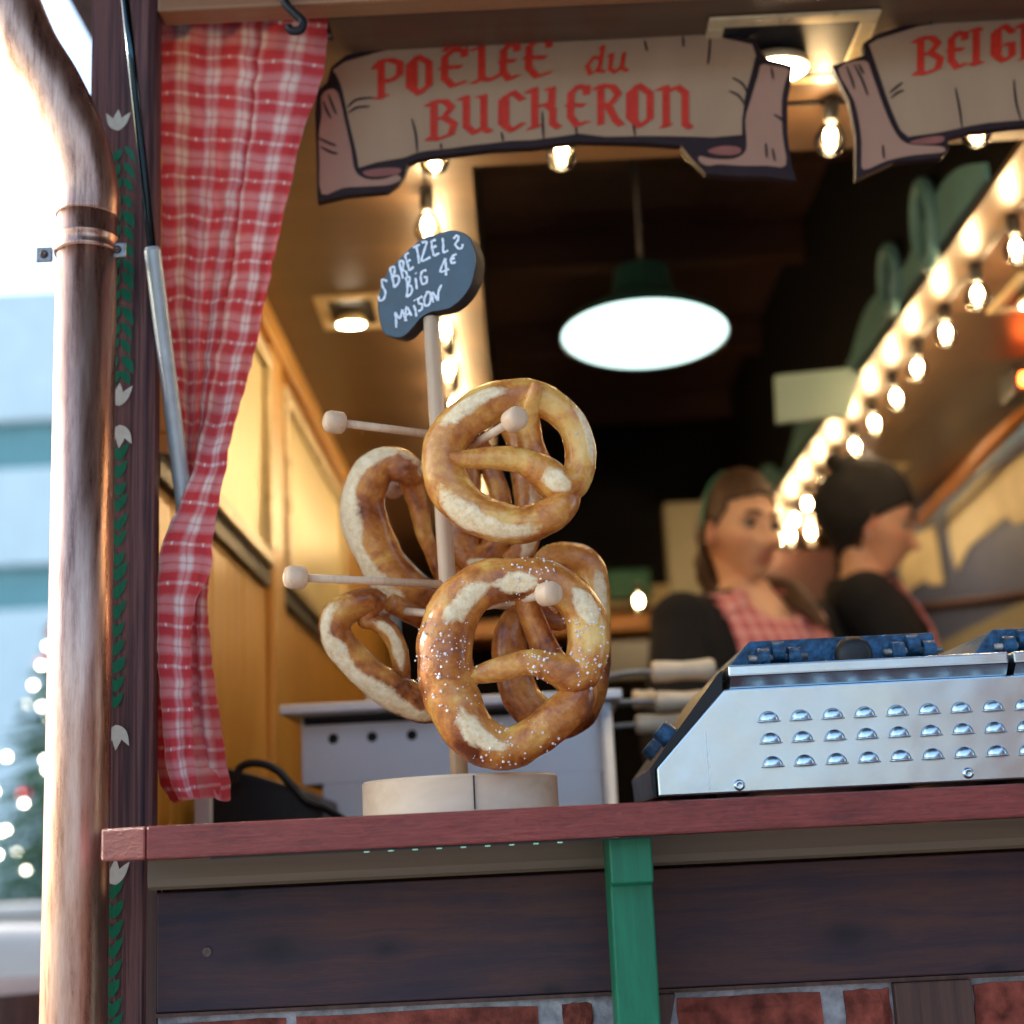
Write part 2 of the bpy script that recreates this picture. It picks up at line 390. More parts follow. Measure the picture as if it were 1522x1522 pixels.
def crust(name='baked_crust'):
    m, n, l, b = new_mat(name); a = n.new('ShaderNodeAttribute'); a.attribute_name = 'st'
    sx = n.new('ShaderNodeSeparateXYZ'); l.new(a.outputs['Vector'], sx.inputs[0])
    v = coords(n, l)
    f = noi(n, l, v, 22, 5, .6, .4); fine = noi(n, l, v, 160, 5, .7); mid = noi(n, l, v, 60, 5, .65, .5)
    f = math_(n, l, 'ADD', math_(n, l, 'MULTIPLY', math_(n, l, 'SUBTRACT', f, .5), 1.5), .5)
    t = math_(n, l, 'ADD', math_(n, l, 'MULTIPLY', f, .75), math_(n, l, 'MULTIPLY', fine, .25))
    t = math_(n, l, 'ADD', t, math_(n, l, 'MULTIPLY', sx.outputs[1], .22))
    c = ramp(n, l, t, [(.28, (.15,.034,.010)), (.40, (.36,.105,.022)), (.52, (.56,.215,.042)), (.65, (.72,.39,.09)), (.84, (.83,.58,.20))])
    sp_ = math_(n, l, 'ADD', sx.outputs[0], math_(n, l, 'MULTIPLY', math_(n, l, 'SUBTRACT', mid, .5), 1.25))
    sf = ramp(n, l, sp_, [(.42, (0,)*3), (.50, (.35,)*3), (.72, (1,)*3)])
    cream = ramp(n, l, fine, [(.3, (.70,.48,.23)), (.6, (.90,.74,.47))])
    l.new(mixc(n, l, sf, c, cream), b.inputs['Base Color'])
    l.new(ramp(n, l, sf, [(0, (.25,)*3), (1, (.6,)*3)]), b.inputs['Roughness'])
    b.inputs['Coat Weight'].default_value = .15; b.inputs['Coat Roughness'].default_value = .15; b.inputs['Specular IOR Level'].default_value = .4
    b.inputs['Subsurface Weight'].default_value = .05; b.inputs['Subsurface Radius'].default_value = (.01, .005, .002)
    h = math_(n, l, 'ADD', math_(n, l, 'MULTIPLY', mid, 1.0), math_(n, l, 'MULTIPLY', math_(n, l, 'MULTIPLY', fine, sf), .7))
    bump(n, l, h, b, .45, .0032); return m
M['crust'] = crust()
M['salt'] = plain('salt', (.82,.80,.78), .3, 0, .05, 200, 0)

def skin():
    m, n, l, b = new_mat('skin'); a = n.new('ShaderNodeAttribute'); a.attribute_name = 'st'
    sx = n.new('ShaderNodeSeparateXYZ'); l.new(a.outputs['Vector'], sx.inputs[0])
    v = coords(n, l); f = noi(n, l, v, 30, 3)
    c = ramp(n, l, f, [(.3, (.66,.38,.24)), (.7, (.74,.45,.30))])
    c = mixc(n, l, sx.outputs[0], c, (.50,.13,.11))
    l.new(c, b.inputs['Base Color']); b.inputs['Roughness'].default_value = .48
    b.inputs['Subsurface Weight'].default_value = .08; b.inputs['Subsurface Radius'].default_value = (.02, .008, .004)
    return m
M['skin'] = skin()
M['hair'] = wood('brown_hair', [(.3, (.02,.011,.007)), (.7, (.11,.056,.028))], 'Z', 260, .06, .6, .8, .002)
M['knit'] = plain('black_knit', (.008,.008,.010), .95, 0, .4, 260, .8, .002)
M['eye'] = plain('eye_white', (.38,.35,.32), .2, 0, .02, 10, 0)
M['iris'] = plain('iris', (.03,.02,.015), .15, 0, .02, 10, 0)
M['greenband'] = plain('green_headband', (.05,.20,.14), .6, 0, .1, 60, .1)

# ================================================================== SETTING
H = 0.97; ZC = EYE.z + H                       # ceiling (soffit) height
g = MB(); g.add([(-600,-600,0),(600,-600,0),(600,900,0),(-600,900,0)], [(0,1,2,3)])
M['ground'] = plain('paving', (.30,.30,.31), .85, 0, .2, 3, .3, .004)
obj('ground', g, M['ground'], kind='structure')

# ================================================================== THE STALL
stall = empty('market_stall', (-.42, 1.52, 0), 'wooden market stall with red counter, stained boards and open lit interior', 'market stall')
XL, XR, XO0, XO1, YF = -.435, 1.27, -.034, .774, 1.99   # interior left, right; ceiling opening; its front edge
YB = 5.25
# corner post
pb = MB()
pb.prism([(-.452,1.52,0), (-.387,1.52,0), (-.379,1.526,0), (-.379,1.548,0), (-.452,1.548,0)], (0,0,2.6))
post = obj('corner_post', pb, M['post'], stall)
# painted garland down the post: green leaf pairs and white tulips (flat print)
def leafpoly(c, ang, L, w):
    pts = []
    for i in range(10):
        t = i/9; s = math.sin(math.pi*t**.8)*w
        pts.append((t*L, s))
    for i in range(8, 0, -1):
        t = i/9; s = -math.sin(math.pi*t**.8)*w*.6
        pts.append((t*L, s))
    ca, sa = math.cos(ang), math.sin(ang)
    return [Vector((c[0]+x*ca-y*sa, 1.5192, c[1]+x*sa+y*ca)) for x, y in pts]
gar = MB(); kk = 0
def garland(x, z0, z1, up):
    global kk
    n = max(1, int((z1-z0)/.0185))
    for i in range(n):
        z = z0 + (i+.5)*(z1-z0)/n
        for s in (-1, 1):
            a = (math.pi/2 + s*R(30)) if up else (-math.pi/2 + s*R(30))
            p = leafpoly((x + s*.0015 + random.uniform(-.001, .001), z + random.uniform(-.002, .002)), a, .0215*random.uniform(.8, 1.2), .0056*random.uniform(.8,1.2))
            p = [q - Vector((0, .00002*(kk % 9), 0)) for q in p]
            gar.add(p, [tuple(range(len(p)))]); kk += 1
PX = at(178,600,1.52).x
zq = lambda py: at(177, py, 1.52).z
garland(PX, .15, zq(1322), True); garland(PX, zq(1068), zq(672), True)
garland(PX, zq(566), zq(208), False)
obj('painted_garland', gar, M['green'], post, kind='stuff')
for (px, py, up) in ((176,182,0), (178,590,1), (177,645,0), (172,1092,0), (172,1300,1)):
    c = at(px, py, 1.519); tb = MB(); q = 0
    s = -1 if up else 1
    for an in (-32, 0, 32):
        a = R(90+an) if not (px == 0) else 0
        if py in (590,1300): a = R(90+an)
        if py == 645 or py == 1092: a = R(-90+an)
        if py == 182: a = R(90+an)
        base = (c.x, c.z + (-.010 if math.sin(a) > 0 else .010))
        p = leafpoly(base, a, .026, .0055 if an else .0065); p = [v + Vector((0, -.0003-.0001*q, 0)) for v in p]; q += 1
        tb.add(p, [tuple(range(len(p)))])
    obj('painted_tulip', tb, M['cream'], post)

# dark rebate strip behind the post
obj('post_rebate', MB().box((-.452,1.5485,0), (-.392,1.592,2.6)), M['dark_timber'], stall)
# right post, out of the frame
obj('corner_post', MB().box((1.24,1.52,0), (1.31,1.592,2.6)), M['post'], stall)

# counter: a long board with a short clipped end piece
zc0, zc1 = EYE.z + .006, EYE.z + .0345
YC = 1.33
xe = at(216, 1250, YC).x; x0 = at(149, 1255, YC+.012).x
obj('counter_top', MB().prism([(xe+.0006,YC,zc0), (1.33,YC,zc0), (1.33,1.72,zc0), (xe+.0006,1.72,zc0)], (0,0,zc1-zc0)), M['counter'], stall, bevel=.0022)
obj('counter_end', MB().prism([(x0,YC+.014,zc0), (xe,YC,zc0), (xe,1.515,zc0), (x0,1.515,zc0)], (0,0,zc1-zc0)), M['counter'], stall, bevel=.0022)
# LED strip under the counter
led = MB().box((-.28,1.336,zc0-.0022), (.12,1.346,zc0-.0006))
ls = obj('led_strip', led, M['black'], stall)
M['led'] = emis('led_chip', (.45, 1, .8), .10)
ld = None
for i in range(9):
    x = at(545+i*36, 1262, 1.341).x
    a = obj('led_chip', MB().box((x-.0022,1.338,zc0-.0030), (x+.0022,1.344,zc0-.0023)), M['led'], ls)
# wall under the counter, front plane Y=1.50
YW = 1.50
def band(px0, py0, px1, py1, Y):    # z of a horizontal edge, averaged from two sightings
    return (at(px0, py0, Y).z + at(px1, py1, Y).z)/2
zf0 = band(230,1322,1400,1268,1.47); zf1 = zc0 - .0005
xb = at(219,1300,1.47).x
prof = [(1.4995, zf0), (1.478, zf0), (1.472, zf0+.003), (1.470, zf0+.010), (1.470, zf1), (1.4995, zf1)]
obj('fascia_board', MB().prism([(xb, y, z) for y, z in prof], (1.27-xb,0,0)), M['fascia'], stall)
zb1 = zf0 - .003; zb0 = band(232,1508,1320,1452,YW)
xw = at(233,1400,YW).x
obj('light_stop_board', MB().box((xw,YW+.0225,zb0), (1.27,YW+.03,zc0-.001)), M['dark_timber'], stall)  # added behind the gap to stop interior light leaking out
xm = at(906,1350,YW).x
M['board'] = board_mat(None, [(at(px, py, YW).x+.42, at(px, py, YW).z, sz) for px, py, sz in ((408,1412,1.3), (1255,1388,1.2), (575,1410,.6), (345,1330,.6), (822,1472,.7), (1480,1440,.5))])
obj('wall_board', MB().box((xw,YW,zb0), (1.27,YW+.022,zb1)), M['board'], stall, bevel=.0015)
obj('corner_batten', MB().box((-.3785,YW+.004,.1), (xw-.001,YW+.022,zf1-.02)), M['dark_timber'], stall)
for (px, py) in ((308,1415), (1010,1495)):
    c = at(px, py, YW)
    if c.z > zb0+.01:
        sb = MB().lathe(c, (0,-1,0), [(-.001,.005),(.0006,.005),(.0012,.0045),(.0012,.0028),(.0004,.0026),(.0004,.0012)], 18)
        sb.obox(c+Vector((0,-.0009,0)), (.0028,0,.0008), (0,.0002,0), (-.0003,0,.0006))
        obj('screw', sb, M['screw'], stall)
# bricks and timbers under the board
zt = zb0 - .004
obj('ledge_strip', MB().box((xw,YW-.002,zt), (1.27,YW+.02,zb0-.0004)), M['dark_timber'], stall)
mort = MB().box((xw,YW+.006,.0), (1.27,YW+.03,zt)); obj('mortar', mort, M['mortar'], stall)
timb = [(960,1005,-.25), (1330,1446,0), (230,330,None)]
bricks = [(238,425),(440,800),(836,880),(1008,1224),(1258,1326),(1452,1600),(1640,1800)]
def brickmesh(x0, x1, z0, z1):
    b = MB(); n = 5; m = 5; rnd = random.Random(x0)
    front = []
    for j in range(m+1):
        for i in range(n+1):
            x = x0+(x1-x0)*i/n; z = z0+(z1-z0)*j/m; e = (i in (0, n)) or (j in (0, m))
            front.append((x + (rnd.uniform(-.0012,.0012)), YW + (.0055 if e else 0) - rnd.uniform(0,.0030), z + rnd.uniform(-.0012,.0012)))
    fs = [(j*(n+1)+i, j*(n+1)+i+1, (j+1)*(n+1)+i+1, (j+1)*(n+1)+i) for j in range(m) for i in range(n)]
    b.add(front, fs)
    ring = [i for i in range(n+1)] + [(n+1)*j+n for j in range(1, m+1)] + [m*(n+1)+i for i in range(n-1, -1, -1)] + [(n+1)*j for j in range(m-1, 0, -1)]
    base = len(b.v); b.v += [Vector((b.v[k].x, YW+.02, b.v[k].z)) for k in ring]
    for a_ in range(len(ring)):
        c_ = (a_+1) % len(ring); b.f.append((ring[a_], base+a_, base+c_, ring[c_]))
    return b
course = .062
for r_ in range(3):
    z1 = zt - .006 - r_*(course+.010); z0 = z1-course
    for i, (a_, b_) in enumerate(bricks):
        xa, xb_ = at(a_, 1500, YW).x, at(b_, 1500, YW).x
        if r_ % 2: xa += .035; xb_ += .02
        o = obj('brick', brickmesh(xa, xb_, z0, z1), M['brick'], stall, smooth=False)
for (a_, b_, sl) in timb[:2]:
    xa, xb_ = at(a_, 1500, YW).x, at(b_, 1500, YW).x
    dx = sl*1.0
    obj('timber_stud', MB().prism([(xa+dx*.4,YW-.006,zt-.4), (xb_+dx*.4,YW-.006,zt-.4), (xb_,YW-.006,zt-.0005), (xa,YW-.006,zt-.0005)], (0,.016,0)), M['dark_timber'], stall, bevel=.0015)

# green bracket
xg0, xg1 = at(907,1290,1.36).x, at(971,1290,1.36).x
zg = at(940,1312,1.36).z
profb = [(1.36, zc0-.0008), (1.36, zg)]
for i in range(1, 13):
    t = i/12; profb.append((1.36 + .118*math.sin(t*math.pi/2)**1.2 if t < 1 else 1.478, zg - .012 - .30*t**1.1))
profb += [(1.4695, .62), (1.4695, zc0-.0008)]
profb = [(1.36, zc0-.0008), (1.36, zg), (1.380, zg-.003)] + [(1.380+.07*(t**1.6), zg-.003-.36*t) for t in [i/10 for i in range(1, 11)]] + [(1.4694, zg-.363), (1.4694, zc0-.0008)]
obj('counter_bracket', MB().prism([(xg0, y, z) for y, z in profb], (xg1-xg0,0,0)), M['green'], stall, bevel=.002)

# left side wall, planks running up, seen from inside
for i in range(30):
    y0 = 1.60 + i*.122
    if y0 > YB: break
    zz = 2.62
    obj('wall_plank', MB().box((XL-.012,y0,.0), (XL-.0005*(i % 2),min(y0+.119, YB),zz)), M['sidewall'], stall, bevel=.002, seg=1)
obj('wall_back_layer', MB().box((XL-.018,1.595,.0), (XL-.0125,YB,2.62)), M['dark_timber'], stall)
# rail at the top of the left wall
obj('wall_rail', MB().box((XL+.0005,1.62,ZC-.055), (XL+.02,YB,ZC-.001)), M['sidewall'], stall, bevel=.003)
# framed gold panels on the left wall
def framed(y0, y1, z0, z1, name):
    r = empty(name, (XL, (y0+y1)/2, z0)); r.parent = None
    return r
zp0 = EYE.z + .60*0+ .0
zA0 = atX(330,752,XL).z; zA1 = atX(392,480,XL).z
zA1 = min(zA1, ZC-.07)
def gold_frame(ya, yb, z0, z1, label):
    r = empty('framed_panel', (XL, (ya+yb)/2, z0), label, 'framed panel', 'framed panels on the stall side wall')
    x = XL+.001; w = .028
    obj('panel', MB().box((x,ya+w,z0+w), (x+.006,yb-w,z1-w)), M['panel_gold'], r)
    for k, (a, b) in enumerate((((x,ya,z0),(x+.020,yb,z0+w)), ((x,ya,z1-w),(x+.020,yb,z1)), ((x,ya,z0+w+.0003),(x+.020,ya+w,z1-w-.0003)), ((x,yb-w,z0+w+.0003),(x+.020,yb,z1-w-.0003)))):
        obj('frame', MB().box(a, b), M['frame'], r, bevel=.004)
    obj('gasket', MB().box((x,ya-.012,z0-.03), (x+.010,yb+.012,z0-.0004)), M['black'], r)
    return r
def yOf(px, py):  return atX(px, py, XL+.02).y
zw0 = (atX(330,750,XL+.02).z + atX(412,858,XL+.02).z)/2; zw1 = atX(400,520,XL+.02).z
print('left wall', zw0, zw1, yOf(330,750), yOf(412,858), yOf(435,600), yOf(510,740), ZC)
gold_frame(1.75, yOf(410,858)-.01, zw0, zw1, 'tall framed gold panel right beside the checked curtain')
gold_frame(yOf(432,880), yOf(516,960)+.05, zw0, zw1, 'framed gold panel further inside, behind the pretzel pegs')
obj('wall_pilaster', MB().box((XL,yOf(410,858)+.02,.3), (XL+.014,yOf(432,880)-.03,ZC-.056)), M['sidewall'], stall, bevel=.003)

# ceiling: a U of varnished panels round a dark opening up into the roof
t_ = .012
obj('ceiling_panel', MB().box((XL,1.63,ZC), (-.19,YF,ZC+t_)), M['soffit'], stall)
obj('ceiling_panel', MB().box((-.1895,1.562,ZC), (XR,YF,ZC+t_)), M['soffit'], stall)
obj('ceiling_panel', MB().box((XL,YF+.0008,ZC), (XO0,YB,ZC+t_)), M['soffit'], stall)
obj('ceiling_panel', MB().box((XO1,YF+.0008,ZC), (XR,YB,ZC+t_)), M['soffit'], stall)
# vault above the opening
ZV = ZC+.55
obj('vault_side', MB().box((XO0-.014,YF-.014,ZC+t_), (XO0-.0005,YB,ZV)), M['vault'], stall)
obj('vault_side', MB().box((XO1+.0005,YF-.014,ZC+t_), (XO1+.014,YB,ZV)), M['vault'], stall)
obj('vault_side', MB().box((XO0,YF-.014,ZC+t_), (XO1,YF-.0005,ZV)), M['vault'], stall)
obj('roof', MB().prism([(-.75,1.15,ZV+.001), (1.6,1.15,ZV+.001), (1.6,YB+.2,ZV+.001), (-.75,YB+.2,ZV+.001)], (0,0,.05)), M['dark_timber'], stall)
for yb_ in (2.35, 2.9, 3.5, 4.2, 4.9):
    obj('roof_beam', MB().box((XO0+.0005,yb_,ZV-.10), (XO1-.0005,yb_+.07,ZV-.0005)), M['vault_beam'], stall, bevel=.003)
# walls: back, right, left outside above
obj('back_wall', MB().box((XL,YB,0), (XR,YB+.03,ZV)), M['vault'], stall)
obj('right_wall', MB().box((XR,1.60,0), (XR+.03,YB,ZV)), M['bluegrey'], stall)
obj('front_beam', MB().box((-.3785,1.522,at(500,28,1.555).z), (1.24,1.555,2.5)), M['beam'], stall, bevel=.004)
# the serving flap, raised over the counter on its gas struts
fl_ = [Vector((0, 1.49, 2.17)), Vector((0, .42, 2.50))]; fd_ = (fl_[1]-fl_[0]).normalized(); fn_ = Vector((0, -fd_.z, fd_.y)) * (1 if fd_.y > 0 else -1)
flap = obj('serving_flap', MB().prism([(-.50, fl_[0].y, fl_[0].z+.022), (-.50, fl_[1].y, fl_[1].z+.022), (-.50, fl_[1].y, fl_[1].z+.04), (-.50, fl_[0].y, fl_[0].z+.04)], (1.86,0,0)), M['dark_timber'], stall)
for k in range(8):
    a_ = fl_[0].lerp(fl_[1], k/8+.004); b_ = fl_[0].lerp(fl_[1], (k+1)/8-.004)
    obj('flap_board', MB().prism([(-.495, a_.y, a_.z), (-.495, b_.y, b_.z), (-.495, b_.y, b_.z+.021), (-.495, a_.y, a_.z+.021)], (1.85,0,0)), M['dark_timber'], flap)
obj('front_gable', MB().box((-.3785,1.5555,ZC+.014), (1.24,1.561,ZV)), M['dark_timber'], stall)
obj('stall_floor', MB().box((XL,1.70,.0), (XR,YB,.075)), M['dark_timber'], stall)

# ================================================================== COPPER DOWNPIPE
YP = 1.462
def P(px, py, Y=YP): return at(px, py, Y)
dp = empty('downpipe', (P(112,1500).x, YP, 0), 'weathered copper downpipe running down in front of the painted corner post', 'downpipe')
rp = (P(160,1400).x - P(63,1400).x)/2
xc = (P(160,1400).x + P(63,1400).x)/2
ztop = P(118,300).z
low = MB().tube([(xc,YP,0.02), (xc,YP,.6), (xc,YP,1.2), (xc,YP,ztop-.005)], rp, 40)
obj('pipe', low, M['copper'], dp, smooth=True)
def Cc(px, py, Y): v = at(px, py, Y); return v
path = crom([(xc,YP,ztop-.02), (xc,YP,ztop+.012), Cc(112,205,1.455), Cc(78,130,1.45), Cc(42,70,1.445), Cc(12,0,1.44), Cc(-25,-90,1.43), Cc(-60,-190,1.42), Cc(-95,-290,1.415), Cc(-108,-380,1.41), Cc(-108,-480,1.41)], 8)
obj('elbow', MB().tube(path, rp*1.045, 40), M['copper'], dp, smooth=True)
gq = Cc(-108,-480,1.41)
gpro = [(.055*math.cos(math.pi*i/12), -.055*math.sin(math.pi*i/12)) for i in range(13)] + [(-.052*math.cos(math.pi*i/12), -.052*math.sin(math.pi*i/12)) for i in range(13)]
obj('gutter', MB().prism([(gq.x-.10, gq.y+a_, gq.z+.05+b_) for a_, b_ in gpro], (2.2,0,0)), M['copper'], dp)
# seam ring and bracket
zr = P(118,365).z
obj('clamp_band', MB().lathe((xc,YP,zr-.012), (0,0,1), [(0,rp+.0004),(0,rp+.002),(.004,rp+.0026),(.006,rp+.0012),(.014,rp+.0012),(.017,rp+.0026),(.020,rp+.002),(.020,rp+.0004)], 40), M['copper'], dp, smooth=True)
for px, py, nm in ((66,379,0), (175,372,1)):
    c = at(px, py, YP-.004); s = -1 if nm == 0 else 1
    lug = obj('bracket_lug', MB().obox(c, (.009,0,0), (0,.002,0), (0,0,.0085)), M['zinc'], dp, bevel=.003)
    obj('screw', MB().lathe(c+Vector((0,-.0021,0)), (0,-1,0), [(0,.0045),(.002,.004),(.0028,.0025),(.0022,.0012)], 14), M['screw'], lug)
obj('bracket_arm', MB().box((xc-rp*.2,YP+rp-.001,zr-.006), (xc+rp*.2,1.5198,zr+.006)), M['zinc'], dp)

# ================================================================== GAS STRUT
a0 = at(180,-60,1.44); a1 = at(186,40,1.475); b0 = at(226,368,1.505); b1 = at(279,790,1.568)
gs = empty('gas_strut', tuple(b1), 'slim gas strut with pale cylinder and dark rod leaning against the curtain edge', 'gas strut')
ax = (b0-a0)
obj('rod', MB().tube([a0 - ax*.3, b0], .0048, 20), M['strutrod'], gs, smooth=True)
cyl = obj('cylinder', MB().tube([b0, b0+(b1-b0)*.01, b0+(b1-b0)*.012, b1], [.0075,.0085,.0092,.0092], 24), M['strutcyl'], gs)
autosmooth(cyl)

# ================================================================== CURTAIN
rows = [ # y, x positions of 9 folds
 (22,  [238,262,300,338,372,398,392,440,488]),
 (110, [239,262,298,334,366,392,380,424,480]),
 (200, [239,262,296,328,358,380,372,408,450]),
 (285, [240,262,292,322,346,366,358,392,430]),
 (370, [240,262,286,312,332,352,350,378,410]),
 (450, [243,262,282,304,320,336,338,366,393]),
 (540, [252,270,284,298,310,322,322,346,374]),
 (620, [259,274,284,292,300,308,306,330,352]),
 (700, [266,276,282,286,290,294,286,312,335]),
 (760, [262,274,280,284,288,292,262,292,323]),
 (815, [244,262,276,290,300,306,240,272,316]),
 (850, [236,256,274,290,302,308,236,270,312]),
 (900, [233,244,262,282,298,304,234,262,290]),
 (960, [232,246,262,282,298,311,236,262,284]),
 (1040,[231,247,264,284,302,320,240,262,286]),
 (1110,[233,250,268,288,308,331,248,266,288]),
 (1165,[236,254,272,292,314,339,256,272,292]),
 (1190,[252,266,284,304,322,341,268,282,298])]
sc = [0, .55, 1.35, 2.1, 2.8, 3.35, 3.75, 4.6, 5.5]
dp0 = [0, .012, -.006, .012, -.006, .012, .004, -.012, -.004]
ys = [r[0] for r in rows]
NV = 150; cur = MB()
def rowx(y, k):
    i = max(j for j in range(len(ys)) if ys[j] <= y) if y > ys[0] else 0
    i = min(i, len(ys)-2); t = (y-ys[i])/(ys[i+1]-ys[i])
    a, b, c, d = (rows[max(i-1,0)][1][k], rows[i][1][k], rows[i+1][1][k], rows[min(i+2,len(rows)-1)][1][k])
    return .5*((2*b)+(c-a)*t+(2*a-5*b+4*c-d)*t*t+(3*b-a-3*c+d)*t**3)
NU = 8*8+1
for j in range(NV+1):
    y = ys[0] + (ys[-1]-ys[0])*j/NV
    xs = [rowx(y, k) for k in range(9)]
    fr = min(1, max(0, (y-560)/160)); fr = fr*fr*(3-2*fr)
    X = crom1(xs, 8); S = crom1(sc, 8); D = crom1([d - (.058 if k >= 6 else 0)*fr for k, d in enumerate(dp0)], 8)
    for i in range(NU):
        wob = 6*noise.noise(Vector((i*.12, y*.012, 1.3))); edge = 3.2*noise.noise(Vector((y*.05, 7.7, i*.03)))
        Y = 1.602 + D[i] + .006*noise.noise(Vector((i*.25, y*.006, 4)))+.003*noise.noise(Vector((i*.5, y*.03, 9)))
        drop = 7*noise.noise(Vector((i*.13, 3, j*.0))) * (j/NV)**8 + (12*math.sin(i*.2) if j == NV else 0)*.3
        dyr = (X[i]-240)*-.045*(j/NV)**3
        cur.v.append(at(X[i]+edge, y + drop + dyr, Y))
        cur.uv.append((S[i] + .05*noise.noise(Vector((i*.1, y*.01, 3))), (y + wob - .10*(X[i]-240)*(1-j/NV))/61.0))
for j in range(NV):
    for i in range(NU-1):
        a = j*NU+i; cur.f.append((a, a+1, a+NU+1, a+NU))
co = obj('curtain', cur, M['gingham'], smooth=True)
tag(co, 'red and white checked curtain gathered to the side and tied narrow at mid height', 'curtain')
# curtain wire rings and dark hook
hk = at(437,30,1.60)
ho = obj('curtain_hook', MB().tube(crom([at(418,-20,1.512), at(424,4,1.512), at(438,20,1.512), at(450,32,1.512), at(447,44,1.512), at(434,46,1.512), at(428,40,1.512)], 6), .0048, 12), M['black'], smooth=True)
tag(ho, 'dark bent metal hook on the front beam over the curtain top', 'hook')
ring = obj('curtain_ring', MB().tube(crom([at(476,52,1.63), at(490,53,1.63), at(502,44,1.63), at(508,32,1.63)], 5), .0018, 8), M['zinc'], smooth=True)
tag(ring, 'thin bright wire ring at the top right corner of the curtain', 'curtain ring')
# ================================================================== BANNER SIGNS
YBN = 1.66
def flat(pts, Y): return [at(x, y, Y) for x, y in pts]
def thinpiece(name, pts, Y, mat, parent, th=.001, label=None):
    p = crom([(x, y, 0) for x, y in pts], 3, True)
    return obj(name, MB().prism([at(q.x, q.y, Y) for q in p], (0, th, 0)), mat, parent, label=label)
def sharp(name, pts, Y, mat, parent, th=.001):
    return obj(name, MB().prism(flat(pts, Y), (0, th, 0)), mat, parent)
LET = {
 'P': [[(.25,.0),(.25,.95)], [(0,.82),(.25,1),(.6,.98),(.92,.85),(.9,.55),(.6,.42),(.3,.45)], [(.05,0),(.45,.06)]],
 'O': [[(.45,1),(.12,.8),(.12,.22),(.5,0),(.88,.2),(.88,.8),(.45,1)], [(.3,.9),(.3,.12)]],
 'E': [[(.92,.93),(.55,1),(.22,.82),(.2,.25),(.5,.02),(.95,.12)], [(.05,.54),(.78,.52)], [(.92,.98),(.9,.8)]],
 'L': [[(.0,.92),(.35,1),(.35,.1)], [(.05,.0),(.35,.1),(.65,.06),(1,.2)]],
 'B': [[(.25,1),(.25,.02)], [(0,.9),(.3,1),(.65,.98),(.86,.8),(.6,.56),(.28,.52)], [(.6,.56),(.95,.36),(.85,.1),(.45,0),(.02,.03)]],
 'U': [[(0,.92),(.22,1),(.22,.2),(.5,.0),(.8,.16)], [(.6,.95),(.8,1),(.8,.1),(1,.02)]],
 'C': [[(.95,.8),(.6,1),(.18,.8),(.16,.22),(.55,0),(.98,.18)], [(.32,.9),(.32,.1)]],
 'H': [[(0,.9),(.25,1),(.25,.05)], [(.05,0),(.42,.06)], [(.25,.52),(.6,.6),(.82,.45),(.82,.1),(1,0)], [(.62,.95),(.8,1),(.78,.55)]],
 'R': [[(.25,1),(.25,.02)], [(0,.9),(.3,1),(.7,.97),(.9,.78),(.6,.52),(.28,.5)], [(.5,.52),(.8,.12),(1,0)]],
 'N': [[(0,.9),(.25,1),(.25,.02)], [(.25,.85),(.6,1),(.84,.86),(.84,.08),(1,.0)], [(.1,0),(.38,.05)]],
 'I': [[(.5,1),(.5,0)], [(.1,.95),(.5,1),(.8,.95)], [(.2,.03),(.5,.0),(.9,.05)]],
 'G': [[(.95,.8),(.6,1),(.18,.8),(.16,.22),(.55,0),(.92,.14),(.92,.48),(.6,.46)], [(.32,.9),(.32,.1)]],
 'd': [[(.75,1.2),(.95,1.3),(.72,.1),(1,.05)], [(.8,.7),(.45,.8),(.1,.4),(.25,0),(.6,.1),(.78,.4)]],
 'u': [[(.1,.7),(.25,.8),(.15,.15),(.4,0),(.75,.25)], [(.85,.8),(.72,.15),(1,.05)]],
 '^': [[(.1,0),(.5,.8),(.9,0)]], "'": [[(.2,0),(.8,.9)]],
}
def nib_text(mb, specs, Y, nib=(7.6, -2.6), tk=3.4):
    """specs: (char, x0, x1, ytop_left, ybot_left, slope); pen strokes with a broad nib"""
    cnt = 0
    for ch, x0, x1, yt, yb, sl in specs:
        for st in LET[ch]:
            pts = [(x0+(x1-x0)*u, yb+(yt-yb)*v + sl*(x1-x0)*u) for u, v in st]
            for a, b in zip(pts[:-1], pts[1:]):
                d = Vector((b[0]-a[0], b[1]-a[1])); L = d.length or 1; nrm = Vector((-d.y, d.x))/L
                nv = Vector(nib)
                if nv.dot(nrm) < 0: nv = -nv
                off = nv*.5 + nrm*tk*.5
                yy = Y - .00002*(cnt % 12); cnt += 1
                A, B = Vector(a)-d/L*1.5, Vector(b)+d/L*1.5
                q = [A-off, B-off, B+off, A+off]
                mb.add([at(p.x, p.y, yy) for p in q], [(0,1,2,3)])
def strokes(mb, lines, Y, w):
    cnt = 0
    for ln in lines:
        p = crom([(x, y, 0) for x, y in ln], 4); n = len(p)
        L, Rr = [], []
        for i in range(n):
            t = (p[min(i+1,n-1)]-p[max(i-1,0)]); t = t.normalized() if t.length > 1e-6 else Vector((1,0,0))
            ww = w*(math.sin(math.pi*(.08+.84*i/(n-1)))**.6)
            L.append((p[i].x-t.y*ww/2, p[i].y+t.x*ww/2)); Rr.append((p[i].x+t.y*ww/2, p[i].y-t.x*ww/2))
        yy = Y - .00003*(cnt % 9); cnt += 1
        v = [at(a, b, yy) for a, b in L] + [at(a, b, yy) for a, b in Rr]
        mb.add(v, [(i, i+1, n+i+1, n+i) for i in range(n-1)])
